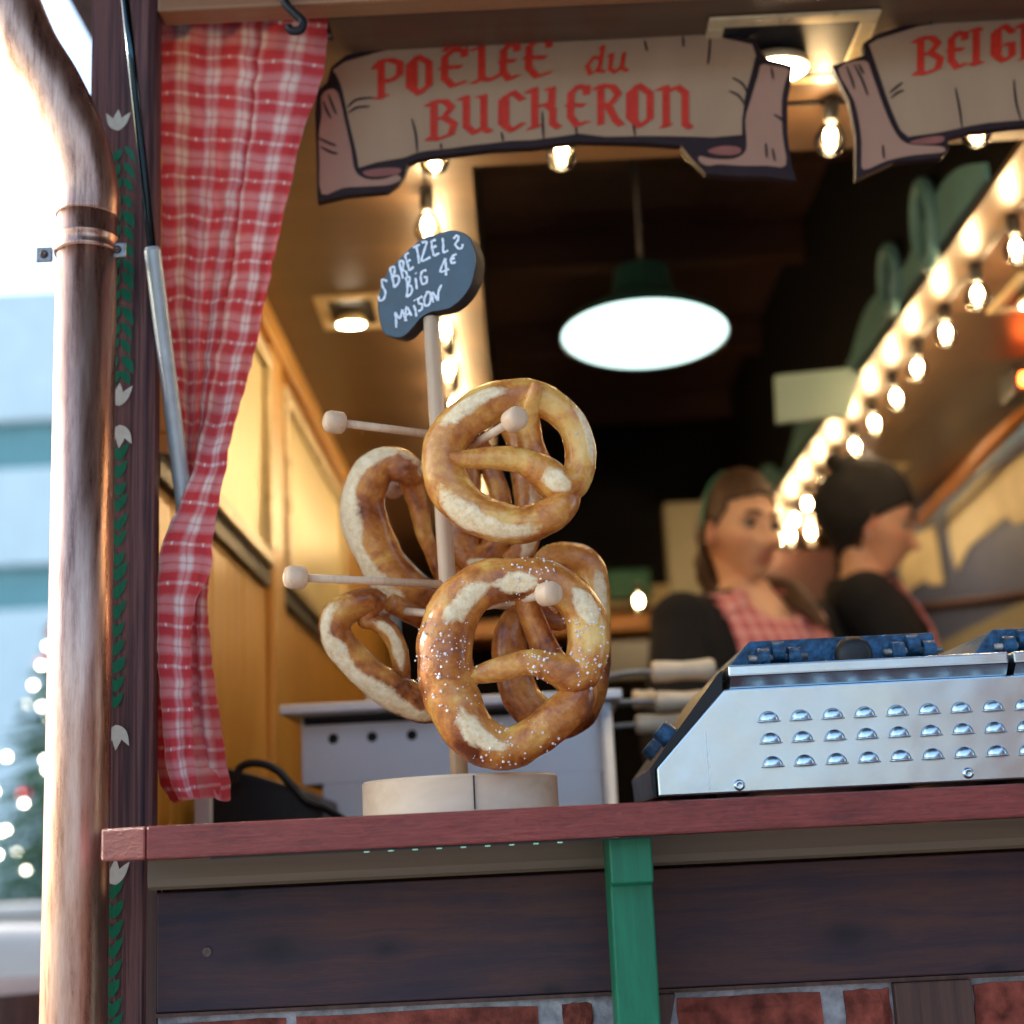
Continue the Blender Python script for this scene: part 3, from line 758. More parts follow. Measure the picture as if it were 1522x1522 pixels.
def chain(parent, top, bot, Y):
    A, B = at(*top, Y), at(*bot, Y); n = max(2, int((A-B).length/.011))
    for i in range(n):
        c = A.lerp(B, (i+.5)/n); h = (A-B).length/n*.62; w = .0035
        pts = []
        for k in range(14):
            th = 2*math.pi*k/14; x = math.cos(th)*w; z = math.sin(th)*h
            pts.append(c + (Vector((x,0,z)) if i % 2 else Vector((0,x,z))))
        obj('chain_link', MB().tube(pts+[pts[0]], .0010, 6, cap=False), M['chain'], parent, smooth=True)
# --- first banner
c = at(825,150,YBN)
bn = empty('banner_sign', tuple(c), 'scroll-shaped sign with red lettering, the complete one hanging over the pretzels', 'hanging sign', 'painted scroll signs hanging from the front beam')
out1 = [(468,168),(471,136),(486,122),(492,100),(514,82),(595,64),(661,56),(720,49),(790,43),(863,39),(960,39),(1056,45),(1124,60),(1133,80),(1142,88),(1178,97),(1176,120),(1170,150),(1171,200),(1176,245),(1184,268),(1137,262),(1100,262),(1049,258),(1032,240),(1012,216),(955,212),(860,210),(790,219),(727,222),(672,229),(622,236),(606,243),(602,258),(592,272),(576,284),(514,290),(472,300),(470,215)]
obj('board', MB().prism(flat(out1, YBN), (0,.012,0)), M['banner_dark'], bn)
main1 = [(495,104),(512,92),(560,78),(595,70),(661,63),(720,58),(790,51),(830,48),(863,49),(868,52),(885,53),(898,47),(960,46),(985,48),(1004,51),(1056,52),(1118,66),(1124,84),(1118,111),(1108,148),(1103,177),(1103,200),(1060,204),(1034,203),(990,202),(955,202),(900,203),(860,198),(830,203),(790,208),(760,209),(727,213),(690,217),(672,220),(640,223),(622,226),(600,234),(560,241),(533,249),(527,228),(516,177),(506,130)]
sharp('scroll_face', main1, YBN-.0012, M['banner_face'], bn)
thinpiece('scroll_tail', [(478,142),(492,132),(503,140),(512,177),(522,222),(528,254),(545,266),(570,266),(590,260),(596,266),(588,271),(575,275),(545,277),(510,279),(478,288),(475,240),(474,200),(478,170)], YBN-.0011, M['banner_tail'], bn)
thinpiece('scroll_tail', [(1132,96),(1150,98),(1172,103),(1167,122),(1162,150),(1163,200),(1168,245),(1140,246),(1100,246),(1070,244),(1052,246),(1040,240),(1040,232),(1060,236),(1090,236),(1107,226),(1110,210),(1108,177),(1116,148),(1127,111)], YBN-.0011, M['banner_tail'], bn)
thinpiece('scroll_curl', [(540,255),(565,250),(594,250),(592,258),(570,262),(548,262)], YBN-.0018, M['banner_curl'], bn)
thinpiece('scroll_curl', [(1052,224),(1072,217),(1095,218),(1102,224),(1092,230),(1068,230)], YBN-.0018, M['banner_curl'], bn)
cr1 = MB()
strokes(cr1, [[(497,108),(506,130),(516,177),(528,228),(532,252)], [(516,160),(530,148),(556,145)], [(518,168),(530,160),(550,158)], [(612,176),(618,200),(620,226)],
  [(712,60),(714,80),(716,92)], [(806,165),(807,190),(808,207)], [(856,188),(857,200)], [(940,176),(944,202)], [(1056,52),(1054,80),(1052,96)],
  [(1124,84),(1118,111),(1108,150),(1104,200)], [(1088,115),(1104,125),(1111,140)], [(1083,135),(1098,142),(1106,155)], [(480,150),(486,165),(492,176)], [(488,140),(494,156),(500,170)],
  [(474,205),(490,213),(500,216)], [(476,218),(492,226),(502,228)], [(1150,170),(1160,176),(1166,184)], [(1138,212),(1140,235)], [(1148,220),(1152,240)], [(1146,100),(1150,118)],
  [(832,49),(850,52),(866,52),(900,47)], [(945,48),(970,50)], [(655,213),(656,221)], [(745,196),(748,210)], [(958,60),(962,76)], [(1015,54),(1016,70)]], YBN-.0022, 3.4)
obj('crease_lines', cr1, M['banner_dark'], bn, kind='stuff')
rt = MB()
nib_text(rt, [('P',556,598,92,147,-.16),('O',604,642,86,141,-.12),('E',652,694,76,131,-.10),('^',658,684,64,76,-.1),('L',700,745,71,124,-.08),
  ('E',742,771,66,120,-.07),("'",752,764,52,62,0),('E',777,820,60,116,-.05)], YBN-.0025)
nib_text(rt, [('B',634,677,152,208,-.10),('U',683,728,144,199,-.06),('C',739,778,138,195,-.05),('H',783,830,132,191,-.04),('E',841,875,128,188,-.02),('R',883,923,127,185,0),('O',931,971,126,187,.02),('N',978,1026,128,188,.03)], YBN-.0025)
obj('lettering', rt, M['banner_red'], bn)
rt = MB(); nib_text(rt, [('d',870,898,80,110,-.08),('u',902,932,74,108,-.06)], YBN-.0025, nib=(4.5,-2), tk=2.2)
obj('lettering', rt, M['banner_red'], bn)
chain(bn, (594,8), (594,68), YBN-.005); chain(bn, (1030,4), (1030,48), YBN-.005)
# --- second banner
c = at(1590,120,YBN)
bn2 = empty('banner_sign', tuple(c), 'scroll-shaped sign at the frame edge, cut off after its first letters', 'hanging sign', 'painted scroll signs hanging from the front beam')
out2 = [(1237,98),(1285,82),(1283,64),(1300,52),(1366,31),(1440,20),(1522,13),(1640,6),(1780,6),(1900,20),(1905,40),(1950,48),(1952,210),(1830,205),(1800,178),(1640,174),(1522,186),(1440,196),(1408,206),(1410,222),(1400,234),(1330,240),(1272,266),(1272,200),(1262,150)]
obj('board', MB().prism(flat(out2, YBN), (0,.012,0)), M['banner_dark'], bn2)
sharp('scroll_face', [(1292,66),(1305,58),(1366,39),(1440,28),(1522,21),(1640,14),(1780,14),(1890,28),(1880,90),(1870,165),(1800,170),(1640,166),(1522,178),(1470,182),(1440,187),(1400,196),(1350,203),(1335,190),(1320,155),(1305,110)], YBN-.0012, M['banner_face'], bn2)
thinpiece('scroll_tail', [(1246,102),(1285,90),(1296,110),(1312,155),(1328,192),(1345,212),(1370,216),(1400,218),(1402,226),(1360,230),(1320,238),(1284,252),(1281,230),(1280,200),(1270,150)], YBN-.0011, M['banner_tail'], bn2)
thinpiece('scroll_curl', [(1352,212),(1372,205),(1400,202),(1402,210),(1380,214)], YBN-.0018, M['banner_curl'], bn2)
cr2 = MB()
strokes(cr2, [[(1292,70),(1305,110),(1320,155),(1338,196),(1350,206)], [(1322,138),(1332,130),(1342,122)], [(1324,146),(1334,138),(1344,134)], [(1420,130),(1426,160),(1430,190)], [(1507,118),(1510,150),(1518,180)],
   [(1258,98),(1266,118),(1270,132)], [(1270,96),(1282,120),(1290,142)], [(1312,215),(1314,236)], [(1276,95),(1284,110)]], YBN-.0022, 3.4)
obj('crease_lines', cr2, M['banner_dark'], bn2, kind='stuff')
rt = MB(); nib_text(rt, [('B',1358,1400,58,111,-.12),('E',1408,1437,50,103,-.10),('I',1440,1462,44,96,-.08),('G',1472,1507,40,92,-.08),('N',1512,1556,36,88,-.08)], YBN-.0025)
obj('lettering', rt, M['banner_red'], bn2)
chain(bn2, (1383,-12), (1383,34), YBN-.005)

# ================================================================== PRETZEL STAND
YS = 1.50
cb = at(684,1170,YS)
st = empty('pretzel_stand', (cb.x, YS, zc1), 'wooden peg stand hung with pretzels on the red counter', 'pretzel stand')
hb = .036
R0 = (at(830,1170,YS).x - at(540,1170,YS).x)/2
bo = obj('base', MB().lathe((cb.x,YS,zc1), (0,0,1), [(0,R0-.001),(.001,R0),(hb-.002,R0),(hb,R0-.002)], 96), M['beech_x'], st); autosmooth(bo)
sm = at(705,1180,YS-R0)
obj('burnt_mark', MB().box((sm.x-.0007,YS-R0-.0004,zc1+.003), (sm.x+.0007,YS-R0+.002,zc1+hb-.002)), M['bark'], bo)
pt = at(641,478,YS); pbm = at(683,1150,YS)
def pole(t): return pbm.lerp(pt, t)
obj('pole', MB().tube([Vector((pbm.x,YS,zc1+hb)), pt+Vector((0,0,.004))], [.0089,.0086], 24), M['beech'], st, smooth=True)
def poleat(py):
    t = (1150-py)/(1150-478); return pole(t)
def peg(py0, head, Yh, r=.0042, hr=.0115, hl=.022):
    A = poleat(py0); B = at(*head, Yh); d = (B-A).normalized()
    ax = 'beech'
    o = obj('peg', MB().tube([A, B], r, 14), M['beech'], st, smooth=True)
    b = obj('peg_bead', MB().lathe(B-d*hl*.6, d, [(0,.003),(.001,hr*.8),(.003,hr*.97),(.007,hr),(hl-.006,hr),(hl-.002,hr*.85),(hl,hr*.5)], 24), M['beech'], o, smooth=True)
    return A, B
peg(656, (494,627), 1.44)
peg(880, (436,858), 1.42)
peg(702, (767,622), 1.375)
peg(922, (818,882), 1.375)
peg(690, (585,726), 1.60)
peg(905, (822,905), 1.60)
peg(925, (560,905), 1.60)
# price board on top of the pole
K = 200/1522
ol = [(980,92),(1100,108),(1190,160),(1240,250),(1282,400),(1262,560),(1215,720),(1120,860),(990,965),(870,1000),(760,1020),(650,1085),(570,1180),(480,1275),(400,1310),(300,1295),(225,1250),(180,1110),(160,930),(200,720),(280,560),(420,400),(620,215),(800,140)]
pn = Vector((-.42,-1,-.10)).normalized(); pc = at(645,430,YS-.016)
def sgn(x, y, off=0): return onplane(540+x*K, 330+y*K, pc + pn*off, pn)
olc = [(q.x, q.y) for q in crom([(x, y, 0) for x, y in ol], 4, True)]
sgo = obj('price_board', MB().prism([sgn(x, y) for x, y in olc], -pn*.022), M['bark'], st, bevel=.0012, label='dark oval price board chalked with white writing')
obj('painted_face', MB().prism([sgn(x + (650-x)*.012, y + (690-y)*.012, .0006) for x, y in olc], -pn*.0005), M['slate'], sgo)
txt = [ # hand lettering, traced
 [(270,670),(215,650),(215,720),(250,790),(230,870),(185,885),(170,840)],
 [(300,520),(330,640),(350,740)], [(300,520),(350,510),(350,580),(325,620)], [(325,620),(395,610),(400,680),(350,740)],
 [(405,450),(430,560),(450,640)], [(405,450),(450,440),(450,510),(430,545)], [(430,545),(480,560),(500,610)],
 [(470,375),(500,470),(520,550)], [(470,375),(515,345)], [(495,450),(535,425)], [(520,550),(570,505)],
 [(560,290),(640,255)], [(600,275),(620,370),(630,470)],
 [(660,235),(715,225),(690,320),(660,440),(760,395)],
 [(770,215),(780,300),(800,385)], [(770,215),(820,200)], [(780,290),(830,270)], [(800,385),(860,350)],
 [(895,180),(905,260),(905,340),(960,320)],
 [(1020,190),(1050,155),(1075,165),(1070,205),(1040,255),(1080,300),(1115,290),(1125,250)],
 [(480,630),(500,720),(490,850)], [(480,630),(525,625),(515,690),(495,715)], [(495,715),(545,730),(545,800),(490,850)],
 [(590,630),(600,700),(605,760)], [(590,575),(600,585)], [(715,545),(665,560),(650,630),(670,700),(715,680),(715,620),(685,630)],
 [(930,410),(870,560),(970,530)], [(930,410),(935,500),(935,605)],
 [(1055,360),(1005,390),(990,440),(1010,465),(1045,450)], [(990,420),(1035,408)],
 [(360,1020),(370,1100),(372,1195)], [(360,1020),(410,1090),(440,990)], [(440,990),(465,1060),(490,1120)],
 [(475,1120),(490,960),(545,1060)], [(488,1050),(530,1030)], [(570,940),(590,1000),(600,1070)], [(575,880),(585,890)],[(600,868),(608,876)],
 [(670,840),(625,870),(630,920),(665,930),(660,985),(620,1010)], [(720,800),(690,870),(700,945),(745,930),(765,850),(745,790),(710,800)],
 [(790,910),(780,840),(785,790)], [(785,790),(845,890)], [(845,890),(850,790),(885,710)],
]
ch = MB(); ci = 0
for ln in txt:
    p = crom([(x, y, 0) for x, y in ln], 4); n = len(p); Lq, Rq = [], []
    for i in range(n):
        t = p[min(i+1,n-1)]-p[max(i-1,0)]; t = t.normalized() if t.length > 1e-6 else Vector((1,0,0)); w = 13+2.5*math.sin(i*1.7+ci)
        Lq.append(sgn(p[i].x-t.y*w, p[i].y+t.x*w, .0010+.00002*(ci % 9))); Rq.append(sgn(p[i].x+t.y*w, p[i].y-t.x*w, .0010+.00002*(ci % 9)))
    ch.add(Lq+Rq, [(i, i+1, n+i+1, n+i) for i in range(n-1)]); ci += 1
obj('lettering', ch, M['chalk'], sgo)

# ================================================================== PRETZELS
def pretzel(label, pts, Y0, salt=0, scale=1, splits=((.2,.35,.8),), wob=1, Yf=None, sub=7, pale=0, fat=1.0):
    """pts: rope centre line (px, py, depth offset m, radius px); a baked rope with tapered ends"""
    P_ = [at(x, y, Y0+dy) for x, y, dy, r in pts]
    ctr = sum(P_, Vector())/len(P_)
    root = empty('pretzel', tuple(ctr), label, 'pretzel', 'pretzels hung on the peg stand')
    C = crom([tuple(p) for p in P_], sub); Rr = crom1([r/2200*Y0*fat for *_, r in pts], sub)
    n = len(C); seg = 26; mb = MB()
    # extra end caps
    nrmview = (EYE-ctr).normalized()
    im = n//2; tm = (C[im+1]-C[im-1]).normalized(); am = (nrmview - tm*nrmview.dot(tm)).normalized()
    sgn_ = 1 if (C[im]-ctr).dot(tm.cross(am)) > 0 else -1
    for i, p in enumerate(C):
        t = (C[min(i+1,n-1)]-C[max(i-1,0)]).normalized()
        a = nrmview - t*nrmview.dot(t); a.normalize(); b = t.cross(a)
        outward = b*sgn_
        u = i/(n-1)
        for k in range(seg):
            th = 2*math.pi*k/seg
            d = a*math.cos(th) + outward*math.sin(th)
            q = p + d*Rr[i]
            bumpy = 1 + .075*wob*noise.noise(q*42) + .03*noise.noise(q*130)
            s = 0
            for (u0, u1, th0, amp) in splits:
                du = abs(u-(u0+u1)/2)/((u1-u0)/2)
                dth = abs((th-th0+math.pi) % (2*math.pi) - math.pi)
                s = max(s, min(1.0, 1.5*(1.08-math.hypot(du, dth/(.62*amp)*(1+.25*math.sin(u*60))))))
            bumpy += .035*s
            mb.v.append(p + d*Rr[i]*bumpy)
            y = max(0, math.cos(th))*0 + pale
            mb.uv.append((s, noise.noise(q*14)*.6 + y))
    for i in range(n-1):
        for k in range(seg):
            mb.f.append((i*seg+k, i*seg+(k+1) % seg, (i+1)*seg+(k+1) % seg, (i+1)*seg+k))
    mb.f.append(tuple(range(seg))[::-1]); mb.f.append(tuple((n-1)*seg+k for k in range(seg)))
    obj('dough_rope', mb, M['crust'], root, smooth=True)
    if salt:
        sb = MB(); rnd = random.Random(salt)
        for _ in range(salt):
            i = rnd.randrange(4, n-4); p = C[i].lerp(C[i+1], rnd.random()); t = (C[i+1]-C[i-1]).normalized()
            if noise.noise(p*38) < rnd.uniform(-.02,.38): continue
            a = (nrmview - t*nrmview.dot(t)).normalized(); b = t.cross(a)
            th = rnd.gauss(0, .75); d = a*math.cos(th)+b*math.sin(th)
            q = p + d*Rr[i]*1.03; s = rnd.uniform(.0003,.0010)*(1.5 if rnd.random() < .12 else 1)
            e1 = Vector((rnd.gauss(0,1), rnd.gauss(0,1), rnd.gauss(0,1))).normalized(); e2 = e1.orthogonal().normalized(); e3 = e1.cross(e2)
            sb.obox(q, e1*s, e2*s*rnd.uniform(.6,1), e3*s*rnd.uniform(.6,1))
        obj('salt_grains', sb, M['salt'], root, kind='stuff')
    return root
# rope: left nub, arm to the twist, round one side, the fat belly, back to the twist, second nub
P1 = [(652,677,-.014,7),(662,678,-.014,9),(690,682,-.012,14),(730,681,-.008,18),(775,684,-.004,21),(808,702,-.002,26),(838,722,.0,27),(858,706,.004,25),(862,668,.004,24),(848,628,.002,24),(815,598,0,26),(775,590,0,29),(725,602,0,32),(684,630,0,33),(660,668,0,33),(662,712,0,33),(686,748,0,33),(724,770,0,32),(768,780,0,30),(806,772,0,28),(834,754,-.002,25),(838,738,.006,24),(815,715,.012,23),(795,680,.012,21),(786,640,.008,19),(788,605,-.010,14),(795,582,-.020,11),(797,571,-.021,8)]
pretzel('topmost pretzel facing the street, glossy with broad pale splits and no salt', P1, 1.425, salt=14, splits=((.41,.51,.45,1),(.545,.71,.35,1.25),(.265,.36,.9,.9),(.18,.235,-.1,1.3)), pale=.22)
P2 = [(690,1006,.0,8),(708,1003,-.006,13),(745,994,-.012,18),(790,985,-.014,20),(830,996,-.010,25),(858,1002,-.004,30),(874,968,.0,32),(872,925,.002,31),(850,888,.002,31),(812,865,0,32),(765,861,0,33),(715,870,0,36),(678,905,0,40),(662,955,0,42),(664,1010,0,42),(682,1062,0,40),(712,1098,0,36),(752,1112,0,32),(795,1094,0,30),(832,1064,0,30),(860,1034,.006,28),(848,1012,.016,25),(822,985,.018,22),(800,940,.016,20),(784,900,.010,18),(778,876,.0,12),(776,866,-.004,9)]
pretzel('large salted pretzel, lowest one in front of the round base', P2, 1.405, salt=1150, splits=((.405,.495,-.15,1.1),(.56,.675,-.15,.8),(.25,.32,.25,.9),(.345,.415,-.2,.9)), pale=-.07)
P3 = [(668,880,.03,9),(655,850,.018,12),(641,815,.008,12),(630,790,.0,12),(622,750,-.01,15),(612,720,-.02,17),(606,700,-.03,22),(580,690,-.03,24),(555,704,-.028,28),(540,745,-.02,31),(549,795,-.01,32),(575,845,0,32),(612,880,.012,30),(650,890,.03,26),(690,865,.05,24),(714,815,.06,24),(712,765,.055,22),(690,735,.05,18),(664,730,.045,15),(640,726,.03,12)]
pretzel('big oblique pretzel with a long white rim, behind the upper half of the pole', P3, 1.57, splits=((.24,.76,.85,1.35),), pale=-.12, fat=1.1)
P4 = [(604,1016,.02,8),(597,990,.012,11),(590,960,0,13),(578,935,-.01,13),(556,926,-.012,11),(534,934,-.02,12)]
RS = 1.0
P4 = [(600,1010,.012,9),(596,985,.008,12),(588,955,.0,13),(574,934,-.006,13),(556,925,-.01,11),(540,922,-.014,9),(560,893,-.016,15),(525,900,-.022,20),(501,918,-.026,22),(500,944,-.022,21),(520,976,-.014,22),(555,1008,-.004,23),(595,1034,.008,25),(640,1048,.02,24),(676,1030,.04,20),(684,990,.05,18),(668,950,.046,17),(640,924,.035,16),(606,908,.02,15),(580,896,.005,13)]
pretzel('small pretzel with a white split rim hanging below the lowest left peg', P4, 1.55, splits=((.34,.78,.65,1.45),(.0,.24,0,1.3)), pale=-.12, fat=1.12)
P5 = [(802,985,-.015,10),(800,950,-.016,16),(788,905,-.01,17),(800,870,.0,16),(815,835,.0,22),(845,828,.0,24),(874,842,0,24),(884,885,0,23),(884,950,0,24),(880,1010,0,25),(862,1056,0,27),(822,1072,0,28),(782,1046,0,28),(762,995,0,28),(760,935,0,24),(790,900,.02,16),(830,925,.03,14),(855,890,.03,12)]
pretzel('pretzel hanging behind the salted one, its arched top edge showing at the right', P5, 1.555, splits=((.36,.48,.4,1),(.02,.08,0,.4)), pale=-.12)
P6 = [(690,590,.0,12),(705,640,.01,15),(730,700,.0,16),(745,745,.0,16),(742,790,.0,20),(728,826,0,24),(700,830,0,24),(686,800,0,26),(688,750,0,27),(690,700,0,27),(688,650,0,24),(700,612,0,22),(730,600,0,20),(765,640,0,20),(780,700,0,21),(786,770,0,22),(775,820,0,21),(752,838,.0,20)]
pretzel('dark pretzel hanging edge-on behind the topmost one', P6, 1.585, splits=((.3,.36,.2,1),(.83,.99,.3,1)), pale=-.16)
# ================================================================== STEEL HOT PLATE BEHIND THE PRETZELS
YG = 2.02
def G(px, py, Y=YG): return at(px, py, Y)
zg1 = (G(430,1040).z+G(920,1030).z)/2; zg2 = (G(425,1056).z + G(915,1045).z)/2
gx0, gx1 = G(414,1045).x, G(925,1035).x
bx0, bx1 = G(451,1120,YG+.05).x, G(893,1120,YG+.05).x
hp = empty('hot_plate', ((bx0+bx1)/2, YG+.2, zc1), 'steel hot plate cabinet with round air holes standing behind the pretzel stand', 'hot plate')
obj('top_slab', MB().box((gx0,YG,zg2), (gx1,YG+.42,zg1)), M['steel_dull'], hp, bevel=.003)
yb = YG+.05; zn = at(460,1166,yb).z; xn = at(481,1190,yb).x; zlow = EYE.z+.02
def holed_panel(name, xa, xb, za, zb_, holes, Y, mat, parent, r, th=.003):
    """flat front sheet with real round holes"""
    b = MB(); cols = [xa] + [ (holes[i][0]+holes[i+1][0])/2 for i in range(len(holes)-1)] + [xb]
    zt_, zl_ = holes[0][1]+r*2.2, holes[0][1]-r*2.2
    for i, (hx, hz) in enumerate(holes):
        x0_, x1_ = cols[i], cols[i+1]; N = 24; z0_, z1_ = za, zb_
        circ, sq = [], []
        for k in range(N):
            th_ = 2*math.pi*k/N; c_, s_ = math.cos(th_), math.sin(th_)
            circ.append((hx+r*c_, Y, hz+r*s_))
            tx = ((x1_-hx) if c_ > 0 else (hx-x0_))/max(abs(c_),1e-9); tz = ((z1_-hz) if s_ > 0 else (hz-z0_))/max(abs(s_),1e-9)
            t = min(tx, tz); sq.append((hx+t*c_, Y, hz+t*s_))
        n0 = len(b.v); b.v += [Vector(q) for q in circ] + [Vector(q) for q in sq] + [Vector((q[0], Y+th, q[2])) for q in circ]
        for k in range(N):
            k2 = (k+1) % N
            b.f.append((n0+k, n0+k2, n0+N+k2, n0+N+k)); b.f.append((n0+k, n0+2*N+k, n0+2*N+k2, n0+k2))
        for cx_, cz_ in ((x0_,z0_),(x1_,z0_),(x1_,z1_),(x0_,z1_)):
            # fill the corner gap
            an = math.atan2(cz_-hz, cx_-hx) % (2*math.pi); k = int(an/(2*math.pi)*N) % N; k2 = (k+1) % N
            n1 = len(b.v); b.v.append(Vector((cx_, Y, cz_))); b.f.append((n0+N+k, n0+N+k2, n1))
    return obj(name, b, mat, parent)
hz = (at(495,1096,yb).z + at(846,1083,yb).z)/2
hl = [(at(q,1090,yb).x, hz) for q in (495,553,612,671,729,787,846)]
holed_panel('front_panel', bx0, bx1, zn, zg2-.012, hl, yb, M['steel_dull'], hp, .0072)
obj('lower_panel', MB().box((xn,yb,zlow+.01), (bx1,yb+.003,zn-.0003)), M['steel_dull'], hp)
obj('inner_box', MB().box((bx0+.001,yb+.02,zn+.002), (bx1-.001,yb+.34,zg2-.0005)), M['black'], hp)
obj('side_panel', MB().box((bx0-.002,yb+.0005,zn), (bx0+.0006,yb+.34,zg2-.0006)), M['steel_dull'], hp)
obj('side_panel', MB().box((bx1+.0004,yb+.0005,zn), (bx1+.003,yb+.34,zg2-.0006)), M['steel_dull'], hp)
lx = at(905,1120,YG+.01).x
obj('leg', MB().tube([(lx,YG+.02,.1), (lx,YG+.02,zg2-.0005)], .0085, 16), M['steel_dull'], hp, smooth=True)
obj('leg', MB().tube([(gx0+.03,YG+.38,.1), (gx0+.03,YG+.38,zg2-.0005)], .0085, 16), M['steel_dull'], hp, smooth=True)
obj('leg', MB().tube([(lx,YG+.38,.1), (lx,YG+.38,zg2-.0005)], .0085, 16), M['steel_dull'], hp, smooth=True)
# things on it
cb2 = at(570,1030,2.15)
o = obj('salt_tub', MB().lathe((cb2.x,2.2,zg1), (0,0,1), [(0,.03),(.03,.032),(.034,.034),(.036,.02)], 24), M['white'], smooth=True)
tag(o, 'small white tub on top of the hot plate, left of the pole', 'tub')
# black crate with a cable loop, left of it
cbx = at(390,1200,1.95)
bagp = [(313,1146),(330,1140),(380,1152),(430,1168),(478,1188),(482,1240),(313,1240)]
bg = MB().prism([at(x, y, 1.90) for x, y in bagp], (0,.16,0))
o = obj('black_box', bg, M['black'], bevel=.004); tag(o, 'low black sloping box on the counter behind the curtain tail', 'box')
lp = obj('power_cable', MB().tube(crom([at(352,1165,1.88), at(356,1142,1.88), at(378,1134,1.88), at(408,1142,1.88), at(432,1165,1.88), at(455,1190,1.88), at(480,1200,1.88), at(520,1225,1.9)], 6), .0052, 12), M['black'], smooth=True)
tag(lp, 'thick black cable looping over the black box', 'cable')
o = obj('white_bracket', MB().box((at(289,1200,1.8).x,1.8,zc1-.03), (at(311,1200,1.8).x,1.82,at(300,1180,1.8).z)), M['white']); tag(o, 'short white upright just below the curtain hem', 'bracket')

# ================================================================== LONG-HANDLED TOOLS
def tool(hx0, hx1, hy, hr, rodpts, Y, label):
    A, B = at(hx0, hy, Y), at(hx1, hy-(hx1-hx0)*.045, Y)
    r = empty('roasting_pan_handle', tuple(A), label, 'long-handled pan', 'long-handled pans between the hot plate and the waffle maker')
    d = (B-A).normalized(); L = (B-A).length; rr = hr/2150*Y
    obj('handle', MB().lathe(A, d, [(0,rr*.5),(.001,rr*.9),(.006,rr*1.02),(L*.25,rr*.98),(L*.5,rr*.86),(L*.75,rr*.95),(L-.008,rr*1.05),(L-.002,rr*.85),(L,rr*.4)], 20), M['ironhandle'], r, smooth=True)
    obj('rod', MB().tube(crom([at(x, y, Y+.002) for x, y in rodpts] + [tuple(A+d*.01)], 5), .0042, 10), M['zinc'], r, smooth=True)
    return r
tool(968,1064,999,16,[(880,1015),(910,1004),(940,999)], 2.12, 'topmost pale-handled pan, its rod bending down to the hot plate')
tool(973,1064,1043,15,[(905,1044),(940,1043)], 2.10, 'middle pale-handled pan in the stack of three handles')
tool(944,1030,1077,14,[(905,1080),(925,1079)], 2.12, 'lowest pale-handled pan, partly behind the blue knob')
tool(940,975,1040,14,[(915,1046),(930,1046)], 2.22, 'short pale handle peeping out behind the middle pan')

# ================================================================== WAFFLE MAKER
YM = 1.46
wz = lambda px, py, Y=YM: at(px, py, Y)
zbot = (wz(980,1185).z + wz(1520,1157).z)/2; zk = wz(980,1142).z
zt0 = (wz(1080,1028).z+wz(1500,1000).z)/2
ztop0 = (wz(1082,1009).z + wz(1490,986).z)/2; ztop1 = (wz(1084,991).z + wz(1490,970).z)/2
xl0 = wz(978,1170).x; xt0 = wz(1077,1028).x; xr = xl0 + .86
wm = empty('waffle_maker', ((xl0+xr)/2, YM+.25, zc1), 'stainless steel double waffle maker with rows of vent louvres on the red counter', 'waffle maker')
prof = [(xl0, zbot), (xr, zbot), (xr, zt0), (xt0, zt0), (xl0, zk)]
obj('housing', MB().prism([(x, YM, z) for x, z in prof], (0,.27,0)), M['steel'], wm, bevel=.0018)
# seam line on the front sheet
xs_ = wz(1050,1100).x
obj('seam', MB().box((xs_-.0004,YM-.0005,zbot+.004), (xs_+.0004,YM+.001,zbot+.06)), M['steel_dull'], wm)
for i, (xa, xb_) in enumerate(((wz(1080,1000).x, wz(1497,1000).x), (wz(1504,1000).x, xr+.005))):
    lid = obj('rim', MB().box((xa,YM-.010,ztop0), (xb_,YM+.36,ztop1)), M['steel'], wm, bevel=.002)
    xe_ = xb_-.001 if i == 0 else xb_
    obj('skirt', MB().prism([(xa+.002,YM-.0095,ztop0-.0003), (xa+.002,YM+.0015,zt0+.0004), (xa+.002,YM+.27,zt0+.0004), (xa+.002,YM+.27,ztop0-.0003)], (xe_-xa-.002,0,0)), M['steel'], wm)
# left sloping side trim plate
obj('side_trim', MB().prism([(xl0-.004, YM+.012, zbot), (xl0-.0008, YM+.012, zbot), (xl0-.0008, YM+.012, zk), (xt0-.0006, YM+.012, zt0), (xt0+.001, YM+.012, ztop1-.002), (xt0-.004, YM+.012, ztop1-.006), (xl0-.006, YM+.012, zk)], (0,.255,0)), M['black'], wm)
for i, (px, py) in enumerate(((993,1094), (976,1118))):
    c_ = at(px, py, YM+.05+.09*i); n_ = Vector((-(zt0-zk), 0, (xt0-xl0))).normalized()
    kb = obj('control_knob', MB().lathe(c_ - n_*.008, n_, [(0,.012),(.016,.0115),(.020,.0105),(.0205,.004)], 24), M['castblue'], wm); autosmooth(kb)
